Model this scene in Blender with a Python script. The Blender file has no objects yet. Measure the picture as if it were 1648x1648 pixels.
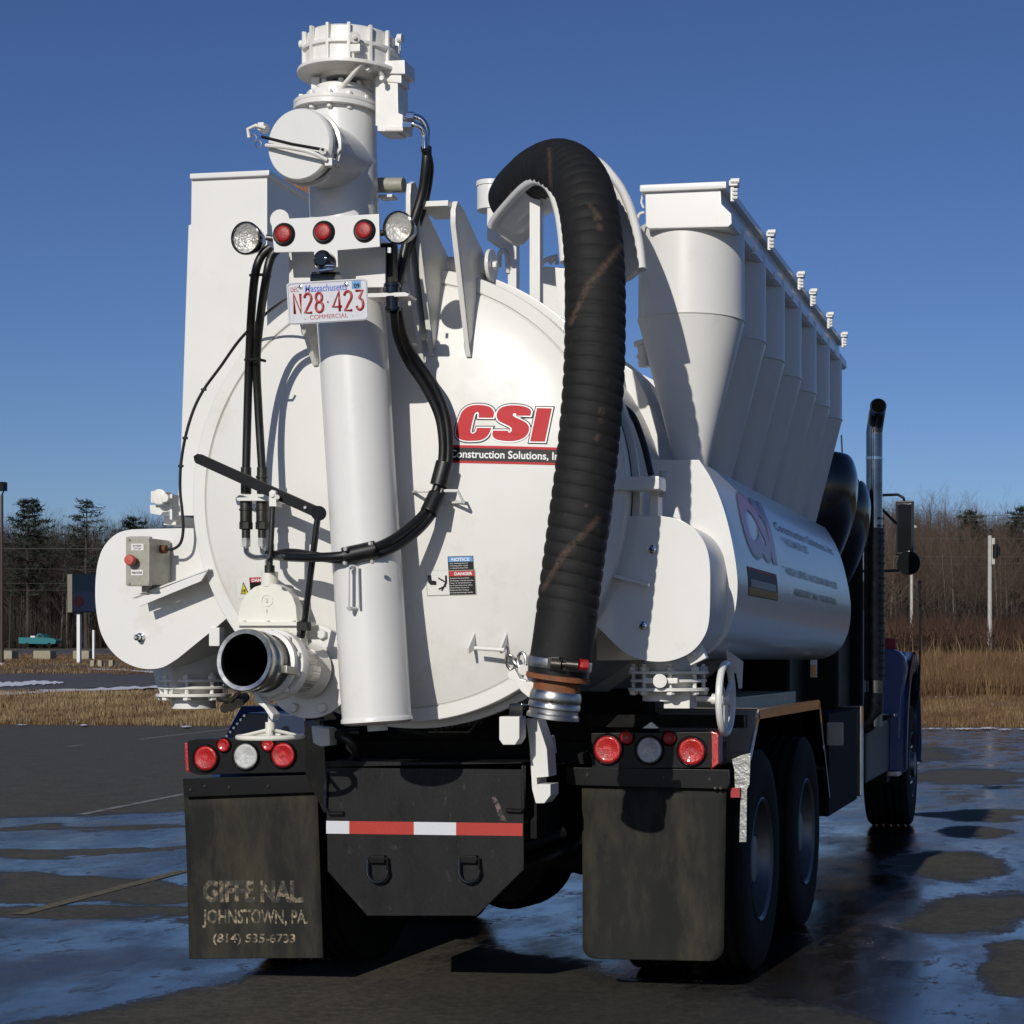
import bpy, bmesh, math, random
import numpy as np
from mathutils import Vector, Matrix, noise
rad = math.radians
scene = bpy.context.scene
random.seed(7)

# ------------------------------------------------------------------ camera
FPX, CXP, CYP, YAW, CAMH = 2870.0, 1290.0, 1065.0, rad(8.9), 1.48
CAM = Vector((2.78, -7.6, CAMH))
cd = bpy.data.cameras.new('camera'); cam = bpy.data.objects.new('camera', cd)
scene.collection.objects.link(cam); scene.camera = cam
cam.location = CAM; cam.rotation_euler = (rad(90), 0, YAW)
cd.sensor_width = 36; cd.lens = 36 * FPX / 1648
cd.shift_x = (824 - CXP) / 1648; cd.shift_y = (CYP - 824) / 1648
cd.clip_start = 0.1; cd.clip_end = 3000

# ------------------------------------------------------------------ world, sun, exposure
SUN_EL, SUN_AZ = rad(24.5), rad(4.5)          # light travels along +Y, a little to +X
world = bpy.data.worlds.new('World'); scene.world = world; world.use_nodes = True
wn = world.node_tree.nodes; wl = world.node_tree.links
bg = wn['Background']; sky = wn.new('ShaderNodeTexSky'); sky.sky_type = 'NISHITA'
sky.sun_disc = False; sky.sun_elevation = SUN_EL; sky.sun_rotation = math.pi + SUN_AZ
sky.altitude = 300; sky.air_density = 1.0; sky.dust_density = 0.25; sky.ozone_density = 3.0
gam = wn.new('ShaderNodeGamma'); gam.inputs[1].default_value = 1.2; wl.new(sky.outputs[0], gam.inputs[0])
tint = wn.new('ShaderNodeMix'); tint.data_type = 'RGBA'; tint.blend_type = 'MULTIPLY'; tint.inputs[0].default_value = 1
tint.inputs[7].default_value = (.455, .495, .655, 1); wl.new(gam.outputs[0], tint.inputs[6])
wl.new(tint.outputs[2], bg.inputs[0]); bg.inputs[1].default_value = 0.068
sl = bpy.data.lights.new('sun', 'SUN'); sl.energy = 3.2; sl.angle = rad(0.5); sl.color = (1, .955, .87)
sun = bpy.data.objects.new('sun', sl); scene.collection.objects.link(sun)
d = Vector((math.sin(SUN_AZ) * math.cos(SUN_EL), math.cos(SUN_AZ) * math.cos(SUN_EL), -math.sin(SUN_EL)))
sun.rotation_euler = d.to_track_quat('-Z', 'Y').to_euler(); sun.location = (-3, -20, 12)
scene.view_settings.view_transform = 'Standard'; scene.view_settings.look = 'None'
scene.view_settings.exposure = 0.0; scene.view_settings.gamma = 1; scene.view_settings.use_curve_mapping = False
scene.render.engine = 'CYCLES'
scene.cycles.max_bounces = 8

# ------------------------------------------------------------------ helpers
cth, sth = math.cos(YAW), math.sin(YAW)
def P(px, py, y):
    """real-world point on the plane world-Y = y that was measured at photograph pixel (px, py)"""
    t = (px - CXP) / FPX; Y = y - CAM.y
    X = Y * (t * cth - sth) / (cth + t * sth)
    fwd = -X * sth + Y * cth
    return Vector((X + CAM.x, y, CAMH + (CYP - py) / FPX * fwd))
def S(px, y):
    """metres per photograph pixel there"""
    t = (px - CXP) / FPX; Y = y - CAM.y
    X = Y * (t * cth - sth) / (cth + t * sth)
    return (-X * sth + Y * cth) / FPX
def px_of(v):
    dx, dy = v[0] - CAM.x, v[1] - CAM.y
    f = -dx * sth + dy * cth; r = dx * cth + dy * sth
    if f < .1: return (-9e9, -9e9)
    return (CXP + FPX * r / f, CYP - FPX * (v[2] - CAMH) / f)

def frame(ax):
    ax = Vector(ax).normalized()
    u = ax.orthogonal().normalized()
    ref = Vector((0, 0, 1)) if abs(ax.z) < .9 else Vector((1, 0, 0))
    u = (ref - ax * ref.dot(ax)).normalized(); v = ax.cross(u)
    return ax, u, v

class G:
    def __init__(s): s.v = []; s.f = []; s.mi = []; s.cur = 0
    def m(s, i): s.cur = i; return s
    def add(s, vs, fs):
        b = len(s.v); s.v += [tuple(x) for x in vs]
        for f in fs: s.f.append([b + i for i in f]); s.mi.append(s.cur)
        return s
    def box(s, c, size, rot=None, rz=0, taper=None):
        hx, hy, hz = size[0] / 2, size[1] / 2, size[2] / 2
        vs = [Vector((sx * hx, sy * hy, sz * hz)) for sz in (-1, 1) for sy in (-1, 1) for sx in (-1, 1)]
        if taper: vs = [Vector((v.x * (taper[0] if v.z > 0 else 1), v.y * (taper[1] if v.z > 0 else 1), v.z)) for v in vs]
        M = rot if rot is not None else Matrix.Rotation(rz, 3, 'Z')
        c = Vector(c)
        return s.add([c + M @ v for v in vs], [(0, 2, 3, 1), (4, 5, 7, 6), (0, 1, 5, 4), (2, 6, 7, 3), (0, 4, 6, 2), (1, 3, 7, 5)])
    def bb(s, a, b):
        a = Vector(a); b = Vector(b)
        return s.box((a + b) / 2, [abs(b[i] - a[i]) for i in range(3)])
    def lathe(s, o, ax, prof, n=32, caps=(True, True), a0=0, closed=True):
        """prof: list of (radius, height along axis)"""
        ax, u, v = frame(ax); o = Vector(o); vs = []; fs = []
        for r, h in prof:
            for k in range(n):
                t = a0 + 2 * math.pi * k / n
                vs.append(o + ax * h + (u * math.cos(t) + v * math.sin(t)) * r)
        m = len(prof)
        for i in range(m - 1):
            for k in range(n):
                k2 = (k + 1) % n
                fs.append((i * n + k, i * n + k2, (i + 1) * n + k2, (i + 1) * n + k))
        if caps[0]: fs.append(tuple(range(n))[::-1])
        if caps[1]: fs.append(tuple((m - 1) * n + k for k in range(n)))
        return s.add(vs, fs)
    def cyl(s, a, b, r0, r1=None, n=24, caps=(True, True)):
        a = Vector(a); b = Vector(b); r1 = r0 if r1 is None else r1
        return s.lathe(a, b - a, [(r0, 0), (r1, (b - a).length)], n, caps)
    def ring(s, o, ax, ro, ri, h, n=32):
        return s.lathe(o, ax, [(ri, 0), (ro, 0), (ro, h), (ri, h), (ri, 0)], n, (False, False))
    def tube(s, path, r, n=12, rf=None, caps=True):
        pts = [Vector(p) for p in path]; m = len(pts); vs = []; fs = []
        T = [(pts[min(i + 1, m - 1)] - pts[max(i - 1, 0)]).normalized() for i in range(m)]
        ax, u, w = frame(T[0]); L = 0
        for i in range(m):
            if i:
                q = T[i - 1].rotation_difference(T[i]); u = q @ u; L += (pts[i] - pts[i - 1]).length
            u = (u - T[i] * u.dot(T[i])).normalized(); w = T[i].cross(u)
            for k in range(n):
                a = 2 * math.pi * k / n
                rr = rf(L, a) if rf else (r[i] if isinstance(r, (list, tuple)) else r)
                vs.append(pts[i] + (u * math.cos(a) + w * math.sin(a)) * rr)
        for i in range(m - 1):
            for k in range(n):
                k2 = (k + 1) % n; fs.append((i * n + k, i * n + k2, (i + 1) * n + k2, (i + 1) * n + k))
        if caps: fs.append(tuple(range(n))[::-1]); fs.append(tuple((m - 1) * n + k for k in range(n)))
        return s.add(vs, fs)
    def prism(s, pts, off):
        pts = [Vector(p) for p in pts]; off = Vector(off); n = len(pts)
        nrm = Vector((0, 0, 0))
        for i in range(n): nrm += pts[i].cross(pts[(i + 1) % n])
        if nrm.dot(off) > 0: pts = pts[::-1]
        vs = pts + [p + off for p in pts]
        fs = [tuple(range(n)), tuple(range(n, 2 * n))[::-1]] + [(i, n + i, n + (i + 1) % n, (i + 1) % n) for i in range(n)]
        return s.add(vs, fs)
    def pl(s, pxs, y, depth):
        """outline measured in the photograph, standing on plane Y=y, real thickness depth towards +Y"""
        return s.prism([P(a, b, y) for a, b in pxs], (0, depth, 0))
    def bolt(s, p, ax, r=.012, h=.012):
        return s.lathe(p, ax, [(r, 0), (r, h * .8), (r * .8, h)], 6)
    def sphere(s, c, r, n=16, sc=(1, 1, 1)):
        prof = []; c = Vector(c); vs = []; fs = []; m = n // 2
        for i in range(m + 1):
            ph = math.pi * i / m
            for k in range(n):
                a = 2 * math.pi * k / n
                vs.append(c + Vector((math.sin(ph) * math.cos(a) * sc[0], math.sin(ph) * math.sin(a) * sc[1], math.cos(ph) * sc[2])) * r)
        for i in range(m):
            for k in range(n):
                k2 = (k + 1) % n; fs.append((i * n + k, (i + 1) * n + k, (i + 1) * n + k2, i * n + k2))
        return s.add(vs, fs)
    def build(s, name, mats, parent=None, bevel=0, ang=35, smooth=True, seg=2, kind=None):
        me = bpy.data.meshes.new(name)
        bm = bmesh.new(); vv = [bm.verts.new(v) for v in s.v]
        for f, mi in zip(s.f, s.mi):
            try: ff = bm.faces.new([vv[i] for i in f]); ff.material_index = mi
            except ValueError: pass
        bmesh.ops.remove_doubles(bm, verts=bm.verts, dist=1e-6)
        if not smooth == 'raw': bmesh.ops.recalc_face_normals(bm, faces=bm.faces)
        if bevel:
            ed = [e for e in bm.edges if len(e.link_faces) == 2 and e.calc_face_angle(0) > rad(50)]
            bmesh.ops.bevel(bm, geom=ed, offset=bevel, segments=seg, profile=.6, affect='EDGES', clamp_overlap=True)
        if smooth:
            for f in bm.faces: f.smooth = True
            for e in bm.edges:
                if len(e.link_faces) == 2 and e.calc_face_angle(0) > rad(ang): e.smooth = False
        bm.to_mesh(me); bm.free()
        o = link(name, me, mats, parent, kind)
        if bevel: w = o.modifiers.new('wn', 'WEIGHTED_NORMAL'); w.keep_sharp = True; w.weight = 90
        return o

def link(name, me, mats, parent=None, kind=None):
    o = bpy.data.objects.new(name, me); scene.collection.objects.link(o)
    if not isinstance(mats, (list, tuple)): mats = [mats]
    for m in mats: me.materials.append(m)
    if parent is not None:
        o.parent = parent
        top = parent
        while top.parent is not None: top = top.parent
        o.matrix_parent_inverse = Matrix.Identity(4)
        if parent is top: o.location = -top.location
        # sub-parts inherit the part's offset, local zero
    if kind: o['kind'] = kind
    return o
def tag(o, label=None, cat=None, group=None, kind=None):
    for k, v in (('label', label), ('category', cat), ('group', group), ('kind', kind)):
        if v: o[k] = v
    return o
def empty(name, loc, label, cat, group=None, rz=0):
    o = bpy.data.objects.new(name, None); scene.collection.objects.link(o)
    o.location = loc; o.rotation_euler = (0, 0, rz); o.empty_display_size = .3
    return tag(o, label, cat, group)
def spl(pts, k=8):
    """Catmull-Rom through pts"""
    pts = [Vector(p) for p in pts]; q = [2 * pts[0] - pts[1]] + pts + [2 * pts[-1] - pts[-2]]; out = []
    for i in range(1, len(q) - 2):
        p0, p1, p2, p3 = q[i - 1:i + 3]
        for j in range(k):
            t = j / k
            out.append(.5 * ((2 * p1) + (p2 - p0) * t + (2 * p0 - 5 * p1 + 4 * p2 - p3) * t * t + (3 * p1 - p0 - 3 * p2 + p3) * t ** 3))
    out.append(pts[-1]); return out
def rrect(x0, y0, x1, y1, r, n=6):
    out = []
    for cx, cy, a in ((x1 - r, y0 + r, -90), (x1 - r, y1 - r, 0), (x0 + r, y1 - r, 90), (x0 + r, y0 + r, 180)):
        for i in range(n + 1):
            t = rad(a + 90 * i / n); out.append((cx + r * math.cos(t), cy + r * math.sin(t)))
    return out

# ------------------------------------------------------------------ materials
def mat(name, col, rough=.5, metal=0, bump=0, bscale=40, var=0, vscale=6, dirt=None, dscale=3, dlo=.55, dhi=.75,
        coat=0, spec=.5, stretch=(1, 1, 1), rvar=0, trans=0, croughness=.08, bdist=.004, attr=None, attrcol=None):
    m = bpy.data.materials.new(name); m.use_nodes = True
    nt = m.node_tree; N = nt.nodes; L = nt.links; b = N['Principled BSDF']
    b.inputs['Base Color'].default_value = (*col, 1); b.inputs['Roughness'].default_value = rough
    b.inputs['Metallic'].default_value = metal; b.inputs['Specular IOR Level'].default_value = spec
    b.inputs['Coat Weight'].default_value = coat; b.inputs['Coat Roughness'].default_value = croughness
    if trans: b.inputs['Transmission Weight'].default_value = trans
    tc = N.new('ShaderNodeTexCoord'); mp = N.new('ShaderNodeMapping'); mp.inputs['Scale'].default_value = stretch
    L.new(tc.outputs['Object'], mp.inputs[0]); last = None
    def noise_(sc, det=6, ro=.6):
        n = N.new('ShaderNodeTexNoise'); n.inputs['Scale'].default_value = sc; n.inputs['Detail'].default_value = det
        n.inputs['Roughness'].default_value = ro; L.new(mp.outputs[0], n.inputs['Vector']); return n
    def ramp(src, lo, hi, c0=(0, 0, 0, 1), c1=(1, 1, 1, 1)):
        r = N.new('ShaderNodeValToRGB'); r.color_ramp.elements[0].position = lo; r.color_ramp.elements[1].position = hi
        r.color_ramp.elements[0].color = c0; r.color_ramp.elements[1].color = c1; L.new(src, r.inputs[0]); return r.outputs[0]
    def mix(f, a, bb):
        x = N.new('ShaderNodeMix'); x.data_type = 'RGBA'
        if f is not None: L.new(f, x.inputs[0])
        for sock, val in ((x.inputs[6], a), (x.inputs[7], bb)):
            if isinstance(val, tuple): sock.default_value = (*val[:3], 1)
            else: L.new(val, sock)
        return x.outputs[2]
    c = None
    if var:
        n = noise_(vscale)
        c = mix(ramp(n.outputs[0], .3, .7), tuple(x * (1 - var) for x in col), tuple(min(1, x * (1 + var)) for x in col))
    if dirt:
        n = noise_(dscale, 8, .7)
        f = ramp(n.outputs[0], dlo, dhi)
        c = mix(f, c if c else col, dirt)
    if attr:
        a = N.new('ShaderNodeAttribute'); a.attribute_name = attr
        n = noise_(60, 5, .8); r_ = ramp(n.outputs[0], .35, .55)
        mm = N.new('ShaderNodeMath'); mm.operation = 'MULTIPLY'; L.new(a.outputs['Fac'], mm.inputs[0]); L.new(r_, mm.inputs[1])
        c = mix(mm.outputs[0], c if c else col, attrcol)
    if c: L.new(c, b.inputs['Base Color'])
    if rvar:
        n = noise_(vscale * 1.7)
        mr = N.new('ShaderNodeMapRange'); mr.inputs[1].default_value = .3; mr.inputs[2].default_value = .7
        mr.inputs[3].default_value = max(0, rough - rvar); mr.inputs[4].default_value = min(1, rough + rvar)
        L.new(n.outputs[0], mr.inputs[0]); L.new(mr.outputs[0], b.inputs['Roughness'])
    if bump:
        n = noise_(bscale, 4); bp = N.new('ShaderNodeBump'); bp.inputs['Strength'].default_value = bump
        bp.inputs['Distance'].default_value = bdist; L.new(n.outputs[0], bp.inputs['Height']); L.new(bp.outputs[0], b.inputs['Normal'])
    return m
M = {}
M['white'] = mat('white_paint', (.73, .72, .685), .36, var=.03, vscale=2.5, dirt=(.56, .52, .44), dscale=2.2, dlo=.56, dhi=.85, coat=.06, spec=.35, bump=.08, bscale=160, bdist=.001, rvar=.08)
M['white2'] = mat('white_paint_smooth', (.74, .73, .70), .30, var=.03, vscale=3, dirt=(.60, .57, .50), dscale=3.5, dlo=.58, dhi=.85, coat=.25, bump=.05, bscale=200, bdist=.001)
M['cast'] = mat('white_painted_casting', (.76, .745, .70), .38, var=.05, vscale=12, dirt=(.45, .38, .28), dscale=9, dlo=.62, dhi=.85, coat=.25, bump=.25, bscale=110, bdist=.002)
M['gate'] = mat('ivory_valve_paint', (.76, .74, .66), .35, var=.04, vscale=9, dirt=(.58, .50, .28), dscale=5, dlo=.58, dhi=.8, coat=.3, bump=.15, bscale=90)
M['black'] = mat('black_paint', (.006, .006, .0065), .38, spec=.22, var=.3, vscale=8, dirt=(.022, .02, .018), dscale=18, dlo=.6, dhi=.85, bump=.1, bscale=80)
M['blackgloss'] = mat('black_gloss', (.008, .008, .009), .12, coat=.5)
M['frame'] = mat('dirty_chassis_black', (.006, .006, .006), .7, spec=.15, var=.4, vscale=7, dirt=(.022, .019, .015), dscale=12, dlo=.5, dhi=.8, bump=.3, bscale=60)
M['bumper'] = mat('worn_bumper_black', (.010, .010, .011), .5, spec=.22, var=.3, vscale=9, dirt=(.085, .08, .075), dscale=34, dlo=.60, dhi=.88, bump=.2, bscale=90, rvar=.1, stretch=(1, 1, .45))
M['flap'] = mat('mud_flap_rubber', (.018, .018, .0165), .72, var=.25, vscale=4, dirt=(.060, .053, .032), dscale=8, dlo=.46, dhi=.84, spec=.15, bump=.3, bscale=120, stretch=(1, 1, .3))
M['rubber'] = mat('hose_rubber', (.006, .006, .0063), .40, var=.25, vscale=20, dirt=(.028, .024, .018), dscale=9, dlo=.5, dhi=.75, bump=.15, bscale=200, bdist=.001)
M['suction'] = mat('suction_hose_rubber', (.0085, .0085, .0085), .72, var=.25, vscale=14, dirt=(.026, .022, .015), dscale=16, dlo=.58, dhi=.75, spec=.35, bump=.35, bscale=150, bdist=.002, attr='wear', attrcol=(.075, .048, .033))
M['tyre'] = mat('tyre_rubber', (.010, .010, .010), .8, spec=.2, var=.3, vscale=9, dirt=(.03, .028, .024), dscale=6, bump=.2, bscale=60)
M['rim'] = mat('polished_rim', (.17, .175, .18), .42, metal=.85, var=.3, vscale=5, bump=.1, rvar=.1)
M['stackchrome'] = mat('sooted_chrome', (.22, .22, .23), .14, metal=1, var=.3, vscale=6, rvar=.06)
M['chrome'] = mat('chrome', (.62, .62, .62), .09, metal=1, var=.1, vscale=8, rvar=.05)
M['alu'] = mat('machined_aluminium', (.52, .51, .49), .33, metal=1, var=.25, vscale=14, rvar=.1, dirt=(.20, .18, .15), dscale=10, dlo=.5, dhi=.8)
M['steel'] = mat('worn_steel', (.42, .41, .39), .36, metal=1, var=.3, vscale=14, dirt=(.16, .10, .06), dscale=16, dlo=.55, dhi=.75, bump=.2)
M['darksteel'] = mat('oily_dark_steel', (.05, .048, .042), .4, metal=.7, var=.4, vscale=16, dirt=(.14, .12, .08), dscale=20, bump=.2)
M['rust'] = mat('rusted_steel', (.22, .075, .025), .7, var=.35, vscale=10, dirt=(.08, .035, .015), dscale=14, dlo=.45, dhi=.7, bump=.4, bscale=90, stretch=(1, 1, .4))
M['red'] = mat('red_lens', (.42, .010, .010), .22, coat=.4, var=.35, vscale=26, bump=.8, bscale=150, bdist=.004)
M['redlamp'] = mat('dull_red_lens', (.33, .012, .010), .35, var=.15, vscale=14, bump=.4, bscale=200)
M['clear'] = mat('reversing_lens', (.50, .505, .50), .2, coat=.5, bump=.9, bscale=130, bdist=.004, var=.35, vscale=28)
M['tapered'] = mat('reflective_red', (.40, .022, .010), .4, bump=.2, bscale=400, spec=.6)
M['tapewhite'] = mat('reflective_white', (.62, .63, .66), .3, bump=.2, bscale=400, spec=.6)
M['greybox'] = mat('grey_box_paint', (.34, .33, .27), .4, var=.1, vscale=25, dirt=(.22, .2, .15), dscale=30, bump=.15, bscale=200, coat=.2)
M['button'] = mat('faded_red_button', (.48, .085, .06), .45)
M['label'] = mat('label_white', (.72, .71, .68), .4)
M['ink'] = mat('ink_black', (.008, .008, .009), .5, spec=.3)
M['logored'] = mat('logo_red', (.52, .022, .028), .55, spec=.25)
M['void'] = mat('hollow_black', (.003, .003, .003), 1, spec=0)
M['inkwhite'] = mat('print_white', (.80, .80, .80), .3)
M['stkred'] = mat('sticker_red', (.45, .035, .035), .35)
M['stkblue'] = mat('sticker_blue', (.10, .32, .62), .35)
M['stkyellow'] = mat('sticker_yellow', (.62, .55, .05), .4)
M['platewhite'] = mat('number_plate_white', (.60, .60, .63), .3, coat=.3, var=.04, vscale=30)
M['platered'] = mat('number_plate_red', (.36, .02, .018), .35)
M['plateblue'] = mat('number_plate_blue', (.10, .17, .55), .35)
M['purple'] = mat('side_logo_faded', (.46, .20, .28), .32, spec=.45)
M['orange'] = mat('emblem_orange', (.50, .27, .05), .5, spec=.15)
M['emblemblack'] = mat('emblem_dark', (.05, .03, .03), .5, spec=.15)
M['emblemwhite'] = mat('emblem_pale', (.45, .42, .37), .5, spec=.2)
M['sidetext'] = mat('side_lettering', (.28, .23, .21), .35, spec=.35)
M['blue'] = mat('cab_blue', (.050, .085, .21), .32, coat=.4, var=.05)
M['navy'] = mat('tank_blue', (.012, .028, .075), .35, coat=.2, var=.2)
M['flapworn'] = mat('almost_gone_flap_print', (.24, .185, .11), .7, dirt=(.028, .027, .023), dscale=34, dlo=.40, dhi=.52)
M['flapprint'] = mat('worn_flap_print', (.34, .27, .165), .7, dirt=(.040, .038, .030), dscale=42, dlo=.40, dhi=.54)
M['glass'] = mat('dark_glass', (.01, .012, .012), .06, coat=.3)
M['tread'] = mat('tread_plate', (.30, .30, .285), .42, metal=.9, bump=.5, bscale=38, bdist=.008)
M['amber'] = mat('amber_lens', (.5, .14, .01), .2, coat=.5)
lm = mat('lamp_reflector', (.95, .94, .91), .30, metal=1, bump=1, bscale=55, bdist=.02); M['reflector'] = lm
gl = bpy.data.materials.new('lamp_glass'); gl.use_nodes = True
g_ = gl.node_tree.nodes['Principled BSDF']; g_.inputs['Base Color'].default_value = (.95, .95, .93, 1); g_.inputs['Roughness'].default_value = .04
g_.inputs['Alpha'].default_value = .05; M['lglass'] = gl
# ================================================================== GROUND AND SURROUNDINGS
def gz(y, x=0):
    """gentle rise of the land beyond the lot"""
    D = y + 7.6
    z = float(np.interp(D, [0, 41, 47, 60, 75, 110, 160, 240, 300, 500, 900], [0, 0, .12, .45, .93, 1.52, 2.3, 3.35, 4.2, 7, 14]))
    return z
def ground_hit(px, py):
    """world point on the land under a photograph pixel"""
    d = P(px, py, 1.0) - CAM; d = d / d.y
    y = CAM.y + 2
    for i in range(6000):
        p = CAM + d * (y - CAM.y)
        if p.z <= gz(y): return Vector((p.x, y, gz(y)))
        y += .05 if y < 60 else .2
    return Vector((p.x, y, gz(y)))
def at(px, D):
    """point on the land seen at column px, D metres ahead of the camera"""
    p = P(px, CYP, CAM.y + D); p.z = gz(p.y); return p

# ---- land: one sheet to the horizon
ysamp = list(np.linspace(-40, 29, 8)) + list(np.linspace(29.4, 80, 40)) + list(np.linspace(85, 300, 30)) + [400, 600, 1000, 1800]
xs_ = list(np.linspace(-900, -60, 10)) + list(np.linspace(-50, 50, 41)) + list(np.linspace(60, 900, 10))
g = G(); nx = len(xs_)
for y in ysamp:
    for x in xs_: g.v.append((x, y, (gz(y) - .012) if y > 29 else -.012))
for j in range(len(ysamp) - 1):
    for i in range(nx - 1): g.f.append([j * nx + i, j * nx + i + 1, (j + 1) * nx + i + 1, (j + 1) * nx + i]); g.mi.append(0)
def nodes_mat(name):
    m = bpy.data.materials.new(name); m.use_nodes = True; return m, m.node_tree.nodes, m.node_tree.links, m.node_tree.nodes['Principled BSDF']
m_, N, L, b = nodes_mat('dead_grass_soil')
tc = N.new('ShaderNodeTexCoord'); n1 = N.new('ShaderNodeTexNoise'); n1.inputs['Scale'].default_value = .35; n1.inputs['Detail'].default_value = 10; n1.inputs['Roughness'].default_value = .75
r = N.new('ShaderNodeValToRGB'); e = r.color_ramp.elements; e[0].position = .32; e[0].color = (.045, .032, .018, 1); e[1].position = .7; e[1].color = (.20, .145, .072, 1)
L.new(tc.outputs['Object'], n1.inputs[0]); L.new(n1.outputs[0], r.inputs[0]); L.new(r.outputs[0], b.inputs['Base Color']); b.inputs['Roughness'].default_value = .95
land = g.build('ground', m_, smooth='raw', kind='structure')

# ---- asphalt lot with wetness painted from the photograph's puddle pattern
edgeL = ground_hit(60, 1176).y; edgeR = ground_hit(1600, 1170).y
LOTY = 33.2
gy = np.concatenate([np.linspace(-40, -6, 12, endpoint=False), np.linspace(-6, 8, 340, endpoint=False), np.linspace(8, LOTY, 200)])
gx = np.concatenate([np.linspace(-60, -14, 12, endpoint=False), np.linspace(-14, 12, 420), np.linspace(12.4, 60, 12)])
XX, YY = np.meshgrid(gx, gy)
vs = np.stack([XX.ravel(), YY.ravel(), np.zeros(XX.size)], 1)
nx, ny = len(gx), len(gy)
idx = np.arange(nx * ny).reshape(ny, nx)
fs = np.stack([idx[:-1, :-1].ravel(), idx[:-1, 1:].ravel(), idx[1:, 1:].ravel(), idx[1:, :-1].ravel()], 1)
me = bpy.data.meshes.new('parking_lot'); me.vertices.add(len(vs)); me.vertices.foreach_set('co', vs.ravel())
me.loops.add(fs.size); me.loops.foreach_set('vertex_index', fs.ravel()); me.polygons.add(len(fs))
me.polygons.foreach_set('loop_start', np.arange(0, fs.size, 4)); me.polygons.foreach_set('loop_total', np.full(len(fs), 4)); me.update(calc_edges=True)
# wet field: positive = standing water
dx = vs[:, 0] - CAM.x; dy = vs[:, 1] - CAM.y; fw = -dx * sth + dy * cth; fwc = np.maximum(fw, .5)
PXv = CXP + FPX * (dx * cth + dy * sth) / fwc; PYv = CYP + FPX * CAMH / fwc
wet = np.full(len(vs), -.5)
def fbm(x, y, seed, oct_=5):
    rs = np.random.RandomState(seed); out = np.zeros_like(x); a = 1
    tab = rs.rand(256, 256)
    for o in range(oct_):
        xi = np.floor(x).astype(int); yi = np.floor(y).astype(int); fx = x - xi; fy = y - yi
        fx = fx * fx * (3 - 2 * fx); fy = fy * fy * (3 - 2 * fy)
        g00 = tab[xi % 256, yi % 256]; g10 = tab[(xi + 1) % 256, yi % 256]; g01 = tab[xi % 256, (yi + 1) % 256]; g11 = tab[(xi + 1) % 256, (yi + 1) % 256]
        out += a * ((g00 * (1 - fx) + g10 * fx) * (1 - fy) + (g01 * (1 - fx) + g11 * fx) * fy - .5); a *= .5; x = x * 2.03 + 17; y = y * 2.03 + 5
    return out
nz = fbm(vs[:, 0] * .9 + 40, vs[:, 1] * .6 + 60, 3)
nzf = fbm(vs[:, 0] * 3.1 + 40, vs[:, 1] * 2.3 + 60, 5)
PYo = PYv.copy(); PYv = PYv + (fbm(vs[:, 0] * .8 + 70, vs[:, 1] * .8 + 20, 12) * 26 + nzf * 7) * np.clip((PYo - 1200) / 180, .15, 1)
def ell(cx, cy, rx, ry):
    return 1 - np.sqrt(((PXv - cx) / rx) ** 2 + ((PYv - cy) / ry) ** 2)
left = PXv < 560
w = np.full(len(vs), -.6)
w = np.maximum(w, np.where(left | (PXv < 700), np.interp(PYv, [1300, 1316, 1322, 1700], [-.7, -.1, .5, .6]), -1))
for c in ((0, 1330, 420, 5), (170, 1361, 260, 6), (60, 1424, 100, 10), (230, 1429, 300, 14), (120, 1460, 260, 15), (560, 1434, 300, 10)): w = np.minimum(w, -ell(*c) * 1.5)
w = np.where(PYv < 1310, -.8, w)
# lower left: the dry strip running up to the truck
edge_y = np.interp(PXv, [-400, 0, 60, 150, 250, 340, 420, 600], [1900, 1660, 1648, 1632, 1608, 1585, 1560, 1530])
dd = (edge_y - PYv) / 30
w = np.where((PXv < 620) & (PYv > 1480), np.minimum(w, dd), w)
# right: wet nearly everywhere
rw = np.interp(PXv, [560, 620, 780, 1100, 1250, 1330], [-1, -.8, .2, .4, .6, .7])
rw = np.where(PXv > 560, rw, -1)
for c in ((1570, 1252, 130, 16), (1560, 1307, 110, 6), (1575, 1315, 50, 8), (1575, 1343, 55, 11), (1545, 1392, 75, 20), (1480, 1389, 60, 5), (1560, 1462, 100, 26), (1640, 1455, 60, 12), (1640, 1565, 55, 36), (1450, 1215, 120, 14), (1640, 1520, 40, 5)):
    rw = np.minimum(rw, -ell(*c) * 1.15)
# foreground between and beneath: damp dark asphalt
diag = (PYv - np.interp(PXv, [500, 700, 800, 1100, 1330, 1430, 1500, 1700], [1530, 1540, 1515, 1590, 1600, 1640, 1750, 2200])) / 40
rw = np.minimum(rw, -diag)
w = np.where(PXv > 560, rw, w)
w = np.where(fw < 1.5, nz * 1.2, w)
nz4 = fbm(vs[:, 0] * 1.7 + 9, vs[:, 1] * 1.1 + 4, 8)
w = w + nz * .6 + nzf * .5 + nz4 * .35
w = np.clip(w * .5 + .5, 0, 1)
a_ = me.attributes.new('wet', 'FLOAT', 'POINT'); a_.data.foreach_set('value', w)
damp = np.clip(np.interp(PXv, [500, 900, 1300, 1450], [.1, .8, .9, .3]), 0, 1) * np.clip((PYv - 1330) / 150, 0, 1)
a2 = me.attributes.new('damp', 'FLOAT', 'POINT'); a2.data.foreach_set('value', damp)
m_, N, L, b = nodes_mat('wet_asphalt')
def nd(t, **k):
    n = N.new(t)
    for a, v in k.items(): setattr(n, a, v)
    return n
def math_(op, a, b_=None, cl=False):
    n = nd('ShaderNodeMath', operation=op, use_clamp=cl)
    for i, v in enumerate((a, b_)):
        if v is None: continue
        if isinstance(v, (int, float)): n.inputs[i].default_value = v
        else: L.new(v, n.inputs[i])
    return n.outputs[0]
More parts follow.
